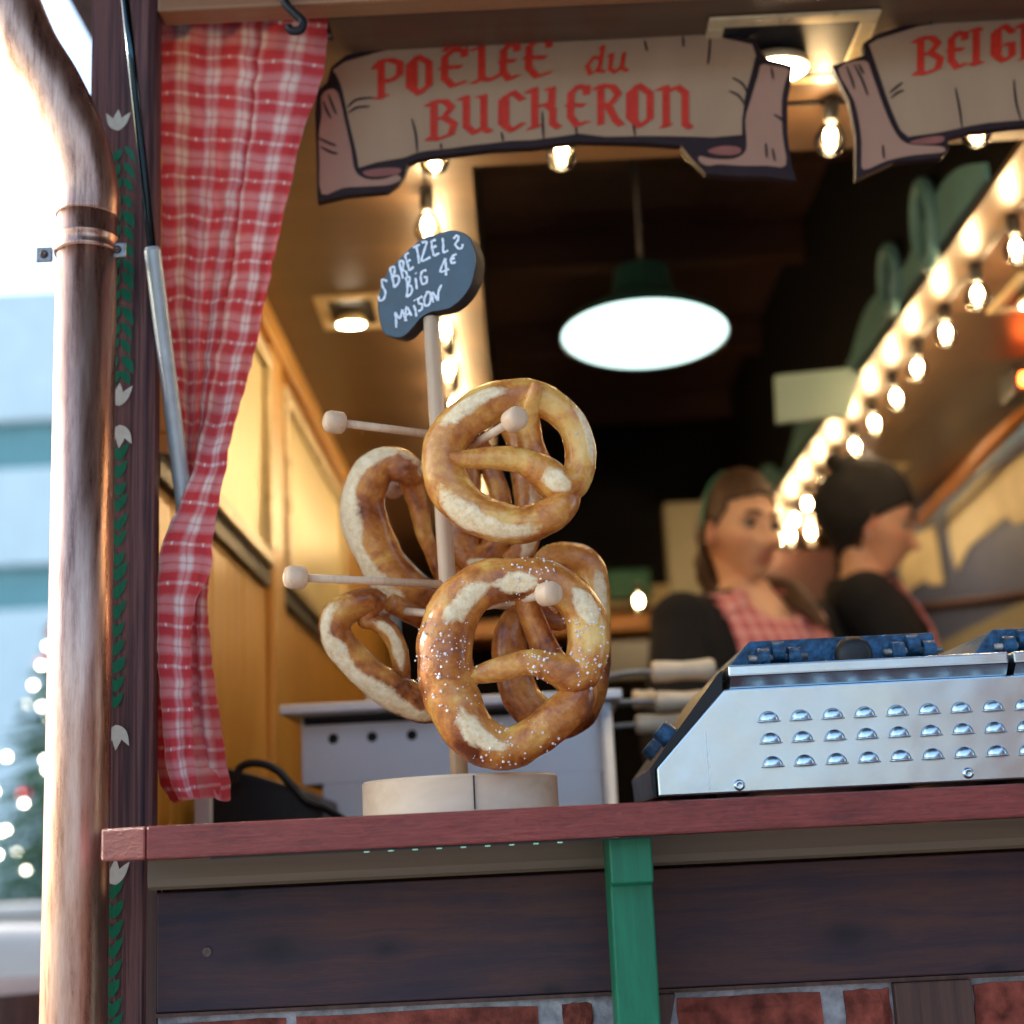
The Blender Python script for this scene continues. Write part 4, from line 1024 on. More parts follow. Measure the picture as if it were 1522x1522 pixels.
# louvres
LZ = {}
def louvre_mb():
    b = MB(); a_, h_, d_ = .0097, .0098, .0060; N, Mm = 20, 8
    for j in range(Mm+1):
        ph = (math.pi/2)*j/Mm
        for i in range(N+1):
            th_ = math.pi*i/N
            # hood: open at the bottom, deepest at its lower edge
            b.v.append(Vector((a_*math.cos(th_)*math.sin(ph) if j else 0, -d_*math.cos(ph), h_*math.sin(th_)*math.sin(ph))))
    for j in range(Mm):
        for i in range(N):
            q = j*(N+1)+i; b.f.append((q, q+1, q+N+2, q+N+1))
    return b
def add_louvre(c, first=[None]):
    if first[0] is None:
        b = louvre_mb(); b.v = [v + c for v in b.v]
        o = obj('louvre', b, M['steel'], wm, smooth=True); 
        sm_ = o.modifiers.new('s', 'SOLIDIFY'); sm_.thickness = .0006
        lip = MB().tube([Vector((x, -.0062*math.sqrt(max(0,1-(x/.0108)**2))-.0002, -.0006)) + c for x in [(.0108*(-1+2*i/12)) for i in range(13)]], .0008, 8)
        lo = obj('lip', lip, M['steel'], o, smooth=True)
        hol = MB().prism([Vector((.0100*math.cos(math.pi*i/10), -.0004, .0100*math.sin(math.pi*i/10)-.0002)) + c for i in range(11)], (0,.0002,0))
        ho_ = obj('slot', hol, M['black'], o)
        first[0] = (o, c.copy()); return o
    src, c0 = first[0]
    o = copy_tree(src, wm); o.location = Vector(c) - c0; return o
for r_, (px0, py0) in enumerate(((1143,1074), (1146,1106), (1149,1141))):
    A = wz(px0, py0); zz = (wz(px0, py0).z + wz(px0+7*47.6, py0-7*3.05).z)/2
    for i in range(15):
        x = A.x + i*(wz(px0+7*47.6, py0-7*3.05).x - A.x)/7
        if x > xr-.03: break
        add_louvre(Vector((x, YM-.0003, zz)))
for (px, py) in ((1099,1167),(1439,1149),(1779,1131)):
    c_ = wz(px, py)
    obj('rivet_screw', MB().lathe(c_, (0,-1,0), [(-.001,.0055),(.0006,.0055),(.0022,.0045),(.003,.003),(.0022,.0022),(.0022,.0008)], 18), M['steel'], wm, smooth=True)
for fx in (xl0+.05, xr-.05, xl0+.4):
    obj('foot', MB().lathe((fx,YM+.05,zc1), (0,0,1), [(0,.014),(zbot-zc1,.012)], 20), M['black'], wm)
    obj('foot', MB().lathe((fx,YM+.24,zc1), (0,0,1), [(0,.014),(zbot-zc1,.012)], 20), M['black'], wm)
# cast plates
def plates(xa, xb_, z1, full):
    Yp = YM+.06; z0 = ztop1
    r = obj('cast_plate', MB().prism([(xa-.03,Yp,z0), (xb_,Yp,z0), (xb_-.004,Yp,z1), (xa,Yp,z1), (xa-.010,Yp,z1-.010)], (0,.26,0)), M['castblue'], wm, bevel=.002)
    for xh in (xa+.026, xb_-.030):
        for k, dx_ in enumerate((-.016, 0, .016)):
            h_ = obj('hinge_lug', MB().tube([(xh+dx_-.0062,Yp-.011,z0+.012+(.006 if k == 1 else 0)), (xh+dx_+.0062,Yp-.011,z0+.012+(.006 if k == 1 else 0))], .0105, 16), M['castblue'], r); autosmooth(h_)
        obj('hinge_pin', MB().tube([(xh-.030,Yp-.011,z0+.012), (xh+.030,Yp-.011,z0+.012)], .0035, 10), M['zinc'], r, smooth=True)
    xm_ = (xa+xb_)/2+.004
    kn = MB().lathe((xm_,Yp-.001,z0+.010), (0,-1,0), [(0,.008),(.010,.009),(.012,.017),(.016,.019),(.024,.0185),(.029,.013),(.030,.006)], 28)
    obj('knob', kn, M['knobblack'], r, smooth=True)
xa_ = at(1114,950,YM+.06).x; xb2 = at(1394,950,YM+.06).x; zpl = (at(1114,949,YM+.06).z+at(1385,944,YM+.06).z)/2
plates(xa_, xb2, zpl, True)
xa3 = at(1476,940,YM+.06).x; plates(xa3, xa3+(xb2-xa_), zpl, False)

# ================================================================== PENDANT LAMP
YL = 2.45
cl = at(958,497,YL); rl = (at(1083,497,YL).x-at(833,497,YL).x)/2
pl = empty('pendant_lamp', tuple(cl), 'dark green enamel pendant lamp with glowing white underside', 'pendant lamp')
tilt = Vector((.03,.10,1)).normalized()
ld_ = MB().lathe(cl, tilt, [(-.001,rl*.985),(.0,rl*.985),(.002,rl*.98)], 64)
obj('diffuser', ld_, M['pend_disc'], pl)
sh = obj('shade', MB().lathe(cl, tilt, [(.0025,rl*.98),(-.004,rl*1.0),(-.003,rl*1.012),(.008,rl*.99),(.035,rl*.72),(.06,rl*.46),(.075,rl*.38),(.12,rl*.34),(.128,rl*.22),(.14,rl*.1)], 64), M['shade'], pl); autosmooth(sh)
obj('cord', MB().tube([cl+tilt*.139, (cl.x+.005,cl.y+.02,ZV)], .004, 10), M['black'], pl, smooth=True)

# ================================================================== STRING OF BULBS
bulb0 = None
def bulb(x, y, z, label, grp='clear glass bulbs strung round the ceiling opening', tilt_=0):
    global bulb0
    if bulb0 is None:
        r = empty('light_bulb', (0,0,0))
        obj('socket', MB().lathe((0,0,0), (0,0,-1), [(-.012,.009),(.0,.011),(.018,.0105),(.022,.009)], 16), M['socket'], r, smooth=True)
        obj('glass', MB().lathe((0,0,-.018), (0,0,-1), [(0,.009),(.006,.010),(.016,.016),(.028,.0205),(.038,.0205),(.048,.015),(.053,.007),(.0545,.001)], 20), M['bulbglass'], r, smooth=True)
        obj('filament', MB().lathe((0,0,-.030), (0,0,-1), [(0,.002),(.004,.0065),(.012,.0085),(.020,.007),(.024,.002)], 14), M['filament'], r, smooth=True)
        bulb0 = r; o = r
    else:
        o = copy_tree(bulb0)
    o.location = (x, y, z); o['category'] = 'light bulb'; o['group'] = grp; o['label'] = label; o.rotation_euler = (random.uniform(-.12,.12), random.uniform(-.12,.12), random.uniform(0,6))
    return o
ords = ['first','second','third','fourth','fifth','sixth','seventh','eighth','ninth','tenth','eleventh','twelfth','thirteenth','fourteenth','fifteenth']
ZB = ZC-.012
for i in range(13):
    y = 2.06 + i*.205 if i < 12 else 4.62
    bulb(.842, y, ZB, '%s glowing bulb from the street along the right edge of the ceiling opening' % ords[i])
for i in range(11):
    bulb(-.105, 2.06+i*.23, ZB, '%s glowing bulb from the street along the left edge of the ceiling opening' % ords[i])
for k, (px, py) in enumerate(((640,None),(838,222),(1036,None),(1240,185),(1450,200))):
    x = at(px, 200, 1.84).x
    bulb(x, 1.84, ZB, ['glowing bulb in the front row, above the left scroll tail','glowing bulb peeping out under the middle of the complete scroll sign','glowing bulb in the front row, behind the right curl of the complete scroll sign','large glowing bulb in the gap between the two scroll signs','glowing bulb under the cut-off scroll sign'][k])
wire = MB().tube([(-.105,4.6,ZC-.004), (-.105,2.0,ZC-.004), (-.105,1.84,ZC-.004), (.842,1.84,ZC-.004), (.842,4.7,ZC-.004)], .0028, 8)
o = obj('light_cable', wire, M['black']); tag(o, 'black flex that carries the bulbs along the ceiling', 'cable')
# a few loose bulbs deeper inside
bulb(at(948,872,4.3).x, 4.3, at(948,872,4.3).z, 'lone round bulb glowing low at the back, left of the staring woman', 'loose bulbs at the back of the stall')
bk = ['glowing bulb low at the back between the two women, nearest the bare head','glowing bulb low at the back between the two women, the higher one','glowing bulb low at the back between the two women, just behind the beanie','glowing bulb at the back over the black beanie']
for k, (px, py) in enumerate(((1172,790),(1192,766),(1206,786),(1182,700))):
    v = at(px, py, 4.75); bulb(v.x, v.y, v.z+.03, bk[k], 'loose bulbs at the back of the stall')

for k, (px, py) in enumerate(((1240,650),(1262,672),(1290,652),(1216,676),(1182,735),(1332,656),(1356,668),(1304,676),(1228,700))):
    v = at(px, py, 4.85+.03*k); bulb(v.x, v.y, v.z+.03, 'glowing bulb in the dense far cluster above the black beanie', 'cluster of bulbs deep in the stall')
# recessed ceiling lights
M['lamp_warm'] = emis('downlight_glow', (1, .86, .62), 16)
def downlight(cx, cy, w, d, label, on=True):
    r = empty('ceiling_light', (cx, cy, ZC), label, 'ceiling light', 'square recessed ceiling lights')
    z0 = ZC-.006; t = .022
    for a, b in (((cx-w,cy-d,z0),(cx+w,cy-d+t,ZC-.0004)), ((cx-w,cy+d-t,z0),(cx+w,cy+d,ZC-.0004)), ((cx-w,cy-d+t+.0003,z0),(cx-w+t,cy+d-t-.0003,ZC-.0004)), ((cx+w-t,cy-d+t+.0003,z0),(cx+w,cy+d-t-.0003,ZC-.0004))):
        obj('bezel', MB().box(a, b), M['frame'], r, bevel=.003)
    obj('recess_dark', MB().box((cx-w+t,cy-d+t,ZC-.004), (cx+w-t,cy+d-t,ZC-.0006)), M['black'], r)  # flat black plate paints the dark inside of the recess
    obj('lamp_cone', MB().lathe((cx-w*.1,cy+.02,ZC-.001), (0,.12,-1), [(0,w*.30),(.006,w*.42),(.016,w*.46),(.017,w*.42)], 28), M['frame'], r, smooth=True)
    obj('lamp_glass', MB().lathe((cx-w*.1,cy+.0222,ZC-.0185), (0,.12,-1), [(0,w*.40),(.0015,w*.40)], 28), M['lamp_warm'], r)
    return r
downlight(at(520,460,2.5).x*1.0, 2.55, .062, .085, 'square ceiling light above the left wall, left of the price board')
downlight(.372, 1.70, .105, .085, 'large square ceiling light over the gap between the scroll signs')
downlight(1.02, 2.62, .085, .10, 'square ceiling light among the bulbs at the right')
downlight(1.0, 4.0, .085, .10, 'far square ceiling light above the black beanie')

# ================================================================== TRIM, PALE SIGN, SHELVES AT THE BACK
tr = []
n = 60
edge = []
for i in range(n+1):
    y = 2.15 + i*(2.5/n); s = (y-2.15)
    edge.append((y, ZC + t_ + .03 + .055*abs(math.sin(s*3.3)) + .03*math.sin(s*9.5)))
tb = MB().prism([(XO1-.012, 2.15, ZC+t_+.001)] + [(XO1-.012, y, z) for y, z in edge] + [(XO1-.012, 4.65, ZC+t_+.001)], (.011,0,0))
o = obj('fretwork_trim', tb, M['teal']); tag(o, 'pale teal wavy fretwork board along the right edge of the dark roof opening', 'fretwork trim')
for k, (yy, hh) in enumerate(((2.46,.15),(2.72,.12))):
    ringp = [Vector((XO1-.016, yy+.05*math.cos(q*2*math.pi/24), ZC+.075+hh*.5*math.sin(q*2*math.pi/24))) for q in range(24)]
    oo = obj('carved_scroll', MB().tube(ringp+[ringp[0]], .014, 10, cap=False), M['teal'], smooth=True)
    tag(oo, ['pale teal carved scroll hanging nearest the cut-off sign','smaller teal carved scroll just below the first'][k], 'ornament', 'carved scrolls on the fretwork trim')
ps = MB().prism([at(1152,558,3.1), at(1282,545,3.1), at(1262,618,3.1), at(1155,628,3.1)], (0,.02,0))
M['pale_sign'] = plain('pale_sign', (.30,.42,.38), .5, 0, .08, 10, 0)
o = obj('hanging_panel', ps, M['pale_sign']); tag(o, 'blank pale green panel hanging under the roof at the right', 'hanging panel')
# back of the stall: lit shelf, green bowl, boxes
YK = 4.9
def bk_box(name, px0, py0, px1, py1, Y, mat, label, cat, d=.12):
    A, B = at(px0, py1, Y), at(px1, py0, Y)
    o = obj(name, MB().box((A.x,Y,A.z), (B.x,Y+d,B.z)), mat, bevel=.004); tag(o, label, cat); return o
M['orange'] = plain('orange_wood', (.55,.24,.05), .4, 0, .15, 20, 0)
M['dgreen'] = plain('deep_green', (.02,.12,.07), .5, 0, .1, 10, 0)
M['redbrown'] = plain('redbrown_board', (.075,.022,.016), .5, 0, .1, 10, 0)
M['grey'] = plain('grey_box', (.15,.16,.17), .5, 0, .1, 10, 0)
bk_box('back_shelf', 700, 908, 1030, 948, YK-.05, M['orange'], 'orange wooden shelf on the back wall behind the pretzels', 'shelf', .25)
bk_box('menu_board', 880, 868, 1000, 905, YK, M['frame'], 'pale strip of board above the orange shelf', 'board', .02)
bk_box('cushion', 905, 845, 965, 890, YK-.1, M['dgreen'], 'deep green rounded box on the back shelf', 'box', .08)
bk_box('storage_box', 900, 950, 985, 1010, 4.5, M['grey'], 'grey box low at the back, left of the woman in black', 'box', .3)
bk_box('cupboard', 1130, 815, 1240, 900, YK-.2, M['redbrown'], 'red-brown cupboard between the two women', 'cupboard', .3)
bk_box('cream_pillar', 1003, 745, 1046, 960, YK-.3, M['beigewall'], 'narrow cream upright behind the bare-headed woman', 'upright', .08)
# right wall: rails, scalloped parchment strips, heater
def wallrail(px0, py0, px1, py1, mat, label, r, nm='wall_rail_strip', cat='rail', x=None):
    x = x or XR-.02
    A, B = atX(px0, py0, x), atX(px1, py1, x)
    o = obj(nm, MB().tube([A-(B-A)*.5, B], r, 10), mat, smooth=True); tag(o, label, cat); return o
wallrail(1522,606,1372,772, M['rail'], 'orange wooden rail sloping along the top of the grey right wall', .022)
wallrail(1522,640,1372,785, M['blue'], 'pale blue tube just below the orange rail', .011, 'blue_tube', 'tube', XR-.05)
wallrail(1522,566,1340,752, M['rail'], 'upper orange wooden rail near the ceiling at the right', .020, x=XR-.03)
def parch(poly, label, dx=0):
    n_ = len(poly); pts = [atX(x, y, XR-.006-dx) for x, y in poly]
    o = obj('paper_streamer', MB().prism(pts, (.003,0,0)), M['parchment']); tag(o, label, 'paper', 'torn cream paper sheets on the grey wall'); return o
parch([(1408,760),(1440,720),(1522,672),(1560,650),(1560,760),(1508,780),(1495,768),(1440,812),(1422,848),(1412,810)], 'large torn cream paper sheet at the frame edge on the grey wall')
parch([(1342,800),(1388,782),(1402,868),(1382,870),(1374,862),(1345,880),(1335,850)], 'smaller torn cream paper sheet right in front of the second woman\'s face', .004)
wallrail(1345,905,1640,868, M['redbrown'], 'thin dark red rail low on the grey wall', .010, x=XR-.012)
obj('dado_panel', MB().box((XR-.004,2.2,.3), (XR-.0005,YB-.01,atX(1450,930,XR).z)), M['beigewall'], stall)
hv = at(1530,574,3.0)
hr_ = empty('heater', tuple(hv), 'infrared heater glowing red under the ceiling at the right', 'heater')
obj('body', MB().box((hv.x-.03,3.0,hv.z-.012), (hv.x+.20,3.10,hv.z+.05)), M['black'], hr_, bevel=.006)
obj('glow_tube', MB().tube([(hv.x-.02,2.985,hv.z+.012), (hv.x+.19,2.985,hv.z+.012)], .014, 10), M['heater'], hr_)

# ================================================================== PEOPLE
def remeshed(mb, voxel, smooth_it=2):
    """fuse overlapping volumes into one continuous skin; returns vertices and faces"""
    me = bpy.data.meshes.new('tmp'); me.from_pydata([tuple(v) for v in mb.v], [], mb.f); me.update()
    o = link(bpy.data.objects.new('tmp', me))
    m = o.modifiers.new('r', 'REMESH'); m.mode = 'VOXEL'; m.voxel_size = voxel
    s = o.modifiers.new('s', 'SMOOTH'); s.iterations = smooth_it; s.factor = .5
    dg = bpy.context.evaluated_depsgraph_get(); ev = o.evaluated_get(dg); e = ev.to_mesh()
    out = MB(); out.v = [v.co.copy() for v in e.vertices]; out.f = [tuple(p.vertices) for p in e.polygons]
    ev.to_mesh_clear(); bpy.data.objects.remove(o); bpy.data.meshes.remove(me)
    return out
def sm(a, b, x):
    t = max(0, min(1, (x-a)/(b-a))); return t*t*(3-2*t)
def gss(x, s): return math.exp(-(x/s)**2)
def headpt(d):
    """surface of the bare head along unit direction d; x to the subject's left, y forward, z up, origin between the ears"""
    x, y, z = d.x, d.y, d.z
    pw = 2 + .75*sm(0,.5,y)*sm(0,-.6,z)
    r = (abs(x/.071)**pw + abs(y/(.094 if y < 0 else .085))**pw + abs(z/(.120 if z > 0 else .116))**pw)**(-1/pw)
    p = Vector((x*r, y*r, z*r))
    if p.z < 0:
        k = sm(0, -.118, p.z)
        p.x *= 1-.55*k
        if p.y < 0: p.y *= 1-.30*k
        else: p.y *= 1+.04*k*(1-k)
    if p.y > 0:
        X, Z = p.x, p.z; f = sm(.15, .75, y)
        dy = 0
        dy += .017*gss(X, .010)*sm(.035, -.032, Z)*sm(-.058, -.038, Z)*1.0       # nose ridge
        dy += .014*gss(X, .011)*gss(Z+.033, .011)
        dy += .006*gss(abs(X)-.012, .008)*gss(Z+.036, .008)
        dy -= .017*gss(abs(X)-.031, .015)*gss(Z-.003, .012)                       # eye sockets
        dy += .006*gss(abs(X)-.028, .022)*gss(Z-.024, .009)                       # brow
        dy += .006*gss(abs(X)-.042, .020)*gss(Z+.030, .020)                       # cheek
        dy += .0055*gss(X, .020)*gss(Z+.058, .0055) + .0055*gss(X, .018)*gss(Z+.070, .006) - .004*gss(X, .022)*gss(Z+.0642, .003)
        dy -= .006*gss(X, .025)*gss(Z+.083, .007)
        dy += .005*gss(X, .020)*gss(Z+.098, .014)
        p.y += dy*f
    return p
def headgrid(mb, M4, keep=None, off=None, N=72, K=96):
    idx = {}
    for i in range(N+1):
        ph = math.pi*i/N
        for k in range(K):
            th = 2*math.pi*k/K
            d = Vector((math.sin(ph)*math.cos(th), math.sin(ph)*math.sin(th), math.cos(ph)))
            p = headpt(d)
            if off: p = off(p, d)
            idx[(i, k)] = (len(mb.v), keep(headpt(d), d) if keep else True); mb.v.append(M4 @ p)
    for i in range(N):
        for k in range(K):
            q = [idx[(i, k)], idx[(i+1, k)], idx[(i+1, (k+1) % K)], idx[(i, (k+1) % K)]]
            if all(a[1] for a in q): mb.f.append(tuple(a[0] for a in q))
def person(label, feet, body_yaw, head_c, head_rot, hands, bib_w, beanie=False, ponytail=False):
    """body frame: x right-hand side of the picture when facing away from us is -; forward = +y turned by body_yaw"""
    root = empty('person', tuple(feet), label, 'person')
    B = Matrix.Translation(feet) @ Matrix.Rotation(body_yaw, 4, 'Z')
    Hm = Matrix.Translation(head_c) @ head_rot
    lean = B.inverted() @ head_c
    ov = Vector((lean.x*.75, lean.y*.75, 0))
    def bp(x, y, z):                                   # sway the spine under the head
        k = sm(.9, 1.5, z); return B @ (Vector((x, y, z)) + ov*k*.8)
    hz_ = lean.z
    dz = hz_ - 1.575
    def lofted(mb, secs, seg=32, grow=0):
        base = len(mb.v)
        for (z, hw, hd, yo) in secs:
            for k in range(seg):
                th = 2*math.pi*k/seg; c_, s_ = math.cos(th), math.sin(th)
                e = .82
                mb.v.append(bp((hw+grow)*math.copysign(abs(c_)**e, c_), (hd+grow)*math.copysign(abs(s_)**e, s_)+yo, z+dz*sm(.8, 1.4, z)))
        n = len(secs)
        for i in range(n-1):
            for k in range(seg):
                mb.f.append((base+i*seg+k, base+i*seg+(k+1) % seg, base+(i+1)*seg+(k+1) % seg, base+(i+1)*seg+k))
        mb.f.append(tuple(base+k for k in range(seg))[::-1]); mb.f.append(tuple(base+(n-1)*seg+k for k in range(seg)))
    torso = [(.78,.10,.08,0),(.86,.165,.11,0),(.95,.172,.118,0),(1.04,.145,.105,0),(1.12,.132,.10,0),(1.20,.145,.108,.004),(1.27,.155,.118,.010),(1.33,.162,.108,.004),(1.38,.170,.088,-.006),(1.405,.150,.074,-.010),(1.425,.105,.064,-.012),(1.445,.064,.052,-.012),(1.47,.046,.045,-.008)]
    mb = MB(); lofted(mb, torso)
    nk0 = bp(0,-.010,1.43+dz); nk1 = Hm @ Vector((0,-.022,-.050))
    mb.tube([nk0, nk0.lerp(nk1,.5), nk1], [.050,.041,.043], 24)
    def arm(s):
        S = bp(s*.165,-.008,1.375+dz); wv = B @ Vector((hands[s][0], hands[s][1], hands[s][2]))
        mid = (S+wv)/2; out_ = (B.to_3x3() @ Vector((s*.6,-.5,-.4))).normalized()
        d = (wv-S).length; L = .275; hgt = math.sqrt(max(0, L*L - min(d/2, L*.99)**2)); E = mid + out_*max(hgt, .03)
        return S, E, wv
    arms = {s: arm(s) for s in (-1, 1)}
    def limb(mb, pts, rad): mb.tube(crom(pts, 5), crom1(rad, 5), 16)
    for s in (-1, 1):
        S, E, W = arms[s]; limb(mb, [S, S.lerp(E,.5), E, E.lerp(W,.5), W], [.050,.043,.037,.033,.025])
        mb.ball(S, .055)
        hp_ = B @ Vector((s*.088,0,.88)); kn = B @ Vector((s*.095,.02,.49)); an_ = B @ Vector((s*.095,-.01,.08))
        limb(mb, [hp_, hp_.lerp(kn,.5), kn, kn.lerp(an_,.4), an_], [.085,.072,.052,.050,.036])
        mb.tube([an_+Vector((0,0,-.03)), an_+(B.to_3x3() @ Vector((0,.08,-.05))), an_+(B.to_3x3() @ Vector((0,.17,-.055)))], [.035,.034,.024], 14)
        # hand: palm, four bent fingers, thumb
        fd = (W-E).normalized(); sd_ = (B.to_3x3() @ Vector((s,0,0))); sd_ = (sd_ - fd*sd_.dot(fd)).normalized(); dn = fd.cross(sd_)
        if dn.z > 0: dn = -dn
        palm = W + fd*.048
        mb.tube([W, W+fd*.03, W+fd*.062, W+fd*.088], [(.020,.026),(.016,.038),(.014,.042),(.011,.038)], 16, up=tuple(dn))
        for q, (o_, L_) in enumerate(((-.030,.060),(-.010,.072),(.011,.067),(.030,.052))):
            f0 = W + fd*.080 + sd_*o_
            mb.tube([f0, f0+fd*L_*.45+dn*.006, f0+fd*L_*.75+dn*.020, f0+fd*L_*.88+dn*.038], [.0090,.0085,.0078,.0062], 10)
        t0 = W + fd*.030 - sd_*.030
        mb.tube([t0, t0-sd_*.022+fd*.022+dn*.008, t0-sd_*.028+fd*.048+dn*.016], [.012,.010,.0078], 10)
    # head and ears
    headgrid(mb, Hm)
    for s in (-1, 1):
        c_ = Vector((s*.069,-.008,-.014))
        ring_ = [Hm @ (c_ + Vector((s*.006*math.cos(q)+s*.004, .012*math.cos(q)-.002-.10*.024*math.sin(q), .024*math.sin(q)))) for q in [2*math.pi*i/16 for i in range(17)]]
        mb.tube(ring_, .0052, 8, cap=False)
        mb.ball(Hm @ (c_+Vector((s*.001,0,0))), (.009,.012,.020))
    body = remeshed(mb, .0045, 2)
    Hi = Hm.inverted()
    for v in body.v:
        p = Hi @ v; t = 0
        if p.y > .05 and abs(p.x) < .03 and abs(p.z) < .13:
            t = max(t, .95*gss(p.x, .019)*max(gss(p.z+.058,.006), gss(p.z+.069,.007)))
            t = max(t, .0)
        if p.length < .14:
            t = max(t, .35*gss(abs(p.x)-.046,.018)*gss(p.z+.030,.018)*(1 if p.y > 0 else 0))
            if abs(p.x) > .070 and abs(p.z+.012) < .04: t = max(t, .5)
        body.uv.append((t, 0, 0))
    obj('body', body, M['skin'], root, smooth=True)
    # eyes, lids, brows
    for s in (-1, 1):
        ec = Vector((s*.030,.0655,.003))
        e = obj('eye', MB().ball(Hm @ ec, .0112, 16, 12), M['eye'], root, smooth=True)
        look = Vector((0,1,-.15 if not beanie else -.6)).normalized()
        obj('iris', MB().ball(Hm @ (ec+look*.0052), .0078, 12, 8), M['iris'], e, smooth=True)
        lid = [Hm @ (ec + Vector((s*(-.014+.028*i/8), .0112 - .00*abs(i-4) - .008*((i-4)/4)**2, .0050 + .0035*math.sin(math.pi*i/8) - (.006 if beanie else 0)))) for i in range(9)]
        obj('eyelashes', MB().tube(lid, .0028, 6), M['hair'], root, smooth=True)
        br_ = [Hm @ Vector((s*(.011+.034*i/8), .0875 - .018*(i/8)**2 - .002, .0245 + .004*math.sin(math.pi*i/8*.9))) for i in range(9)]
        obj('eyebrow', MB().tube(br_, [.002,.0040,.0048,.0048,.0044,.0040,.0034,.0025,.001], 8), M['hair'], root, smooth=True)
    # clothes
    sw = MB(); lofted(sw, [(z, hw, hd, yo) for z, hw, hd, yo in torso[1:10]] + [(1.43,.112,.068,-.012),(1.452,.080,.062,-.012)], 32, .013)
    for s in (-1, 1):
        S, E, W = arms[s]; W2 = E.lerp(W, .93)
        limb(sw, [S, S.lerp(E,.5), E, E.lerp(W2,.5), W2], [.066,.060,.053,.048,.040]); sw.ball(S, .069)
    swm = remeshed(sw, .007, 3); Bi = B.inverted()
    keepf = []
    def gone(v):
        p = Bi @ v - ov*.8*sm(.9,1.5,(Bi @ v).z); z = p.z - dz
        return (p.y > -.02 and z > 1.32 and abs(p.x) < .035+.045*sm(1.32,1.42,z)) or z > 1.441
    swm.f = [f for f in swm.f if not all(gone(swm.v[i]) for i in f)]
    sw_o = obj('sweater', swm, M['knit'], root, smooth=True)
    tr_ = MB()
    for s in (-1, 1):
        hp_ = B @ Vector((s*.088,0,.90)); kn = B @ Vector((s*.095,.02,.49)); an_ = B @ Vector((s*.095,-.01,.10))
        limb(tr_, [hp_, hp_.lerp(kn,.5), kn, kn.lerp(an_,.4), an_], [.097,.084,.064,.062,.050])
    lofted(tr_, [(.80,.10,.09,0),(.86,.178,.122,0),(.95,.186,.131,0),(1.0,.165,.12,0)])
    obj('trousers', remeshed(tr_, .008, 2), M['blackcloth'], root, smooth=True)
    for s in (-1, 1):
        an_ = B @ Vector((s*.095,-.01,.08)); f3 = B.to_3x3()
        obj('shoe', MB().tube([an_+f3 @ Vector((0,-.045,-.045)), an_+f3 @ Vector((0,0,-.040)), an_+f3 @ Vector((0,.09,-.048)), an_+f3 @ Vector((0,.175,-.055)), an_+f3 @ Vector((0,.20,-.058))], [.026,.042,.042,.034,.016], 16), M['blackcloth'], root, smooth=True)
    # apron: bib, neckline scoop and shoulder straps
    ap = MB(); NU_, NV_ = 28, 40
    def tsec(z):
        T = torso
        for a_, b_ in zip(T[:-1], T[1:]):
            if a_[0] <= z <= b_[0]:
                t = (z-a_[0])/(b_[0]-a_[0]); return [a_[i]+(b_[i]-a_[i])*t for i in range(4)]
        return T[-1]
    for j in range(NV_+1):
        for i in range(NU_+1):
            u = -1+2*i/NU_; z0_ = .62; top = 1.378 + .052*sm(.25,.6,abs(u)); z = z0_ + (top-z0_)*j/NV_
            wd = bib_w*(1 if z > 1.15 else 1+.5*sm(1.15,.95,z)); x = u*wd
            _, hw, hd, yo = tsec(max(z, .86)); hw += .021; hd += .021
            r_ = min(.995, abs(x)/hw); yv = hd*(1-r_**(2/.82))**(.82/2)+yo + .004*noise.noise(Vector((i*.3, j*.15, body_yaw)))
            ap.v.append(bp(x, yv, z+dz*sm(.8,1.4,z))); ap.uv.append((x*34, z*34))
    for j in range(NV_):
        for i in range(NU_): a = j*(NU_+1)+i; ap.f.append((a, a+1, a+NU_+2, a+NU_+1))
    apo = obj('apron', ap, M['apron'], root, smooth=True)
    m_ = apo.modifiers.new('t', 'SOLIDIFY'); m_.thickness = .003
    for s in (-1, 1):
        sb_ = MB(); pts = []
        for t in [i/16 for i in range(17)]:
            an = math.pi*.5 - t*math.pi*.95        # from chest, over the shoulder, to the back
            z = 1.395 + .052*math.sin(math.pi*min(1, t*1.0))*1.0 - .16*max(0, t-.55)
            xx = s*(bib_w*.80 - .018*math.sin(math.pi*t)); yy = -.008 + (.095)*math.cos(math.pi*t*.92)
            pts.append((xx, yy, z))
        w2 = .034
        for x_, y_, z_ in pts:
            for e_ in (-1, 1):
                sb_.v.append(bp(x_+e_*w2, y_, z_+dz-.35*max(0, abs(x_+e_*w2)-.07)+.004)); sb_.uv.append(((x_+e_*w2)*34, y_*34))
        for i in range(len(pts)-1): sb_.f.append((2*i, 2*i+1, 2*i+3, 2*i+2))
        so_ = obj('apron_strap', sb_, M['apron'], root, smooth=True); m2 = so_.modifiers.new('t', 'SOLIDIFY'); m2.thickness = .004
    # hair
    def hairkeep(p, d):
        line = .052 + .018*sm(.0,.05,abs(p.x)) - .0
        if p.y > .035: return p.z > .048 + .35*max(0, .085-p.y)*0 + .012*gss(p.x,.03) - .30*max(0, abs(p.x)-.045)
        if p.y > .008: return p.z > .030 - (.035-p.y)*1.2 - .3*max(0, abs(p.x)-.055)
        return p.z > -.070 and not (p.y > -.022 and p.z < .012) and not (p.y > -.05 and p.z < -.03)
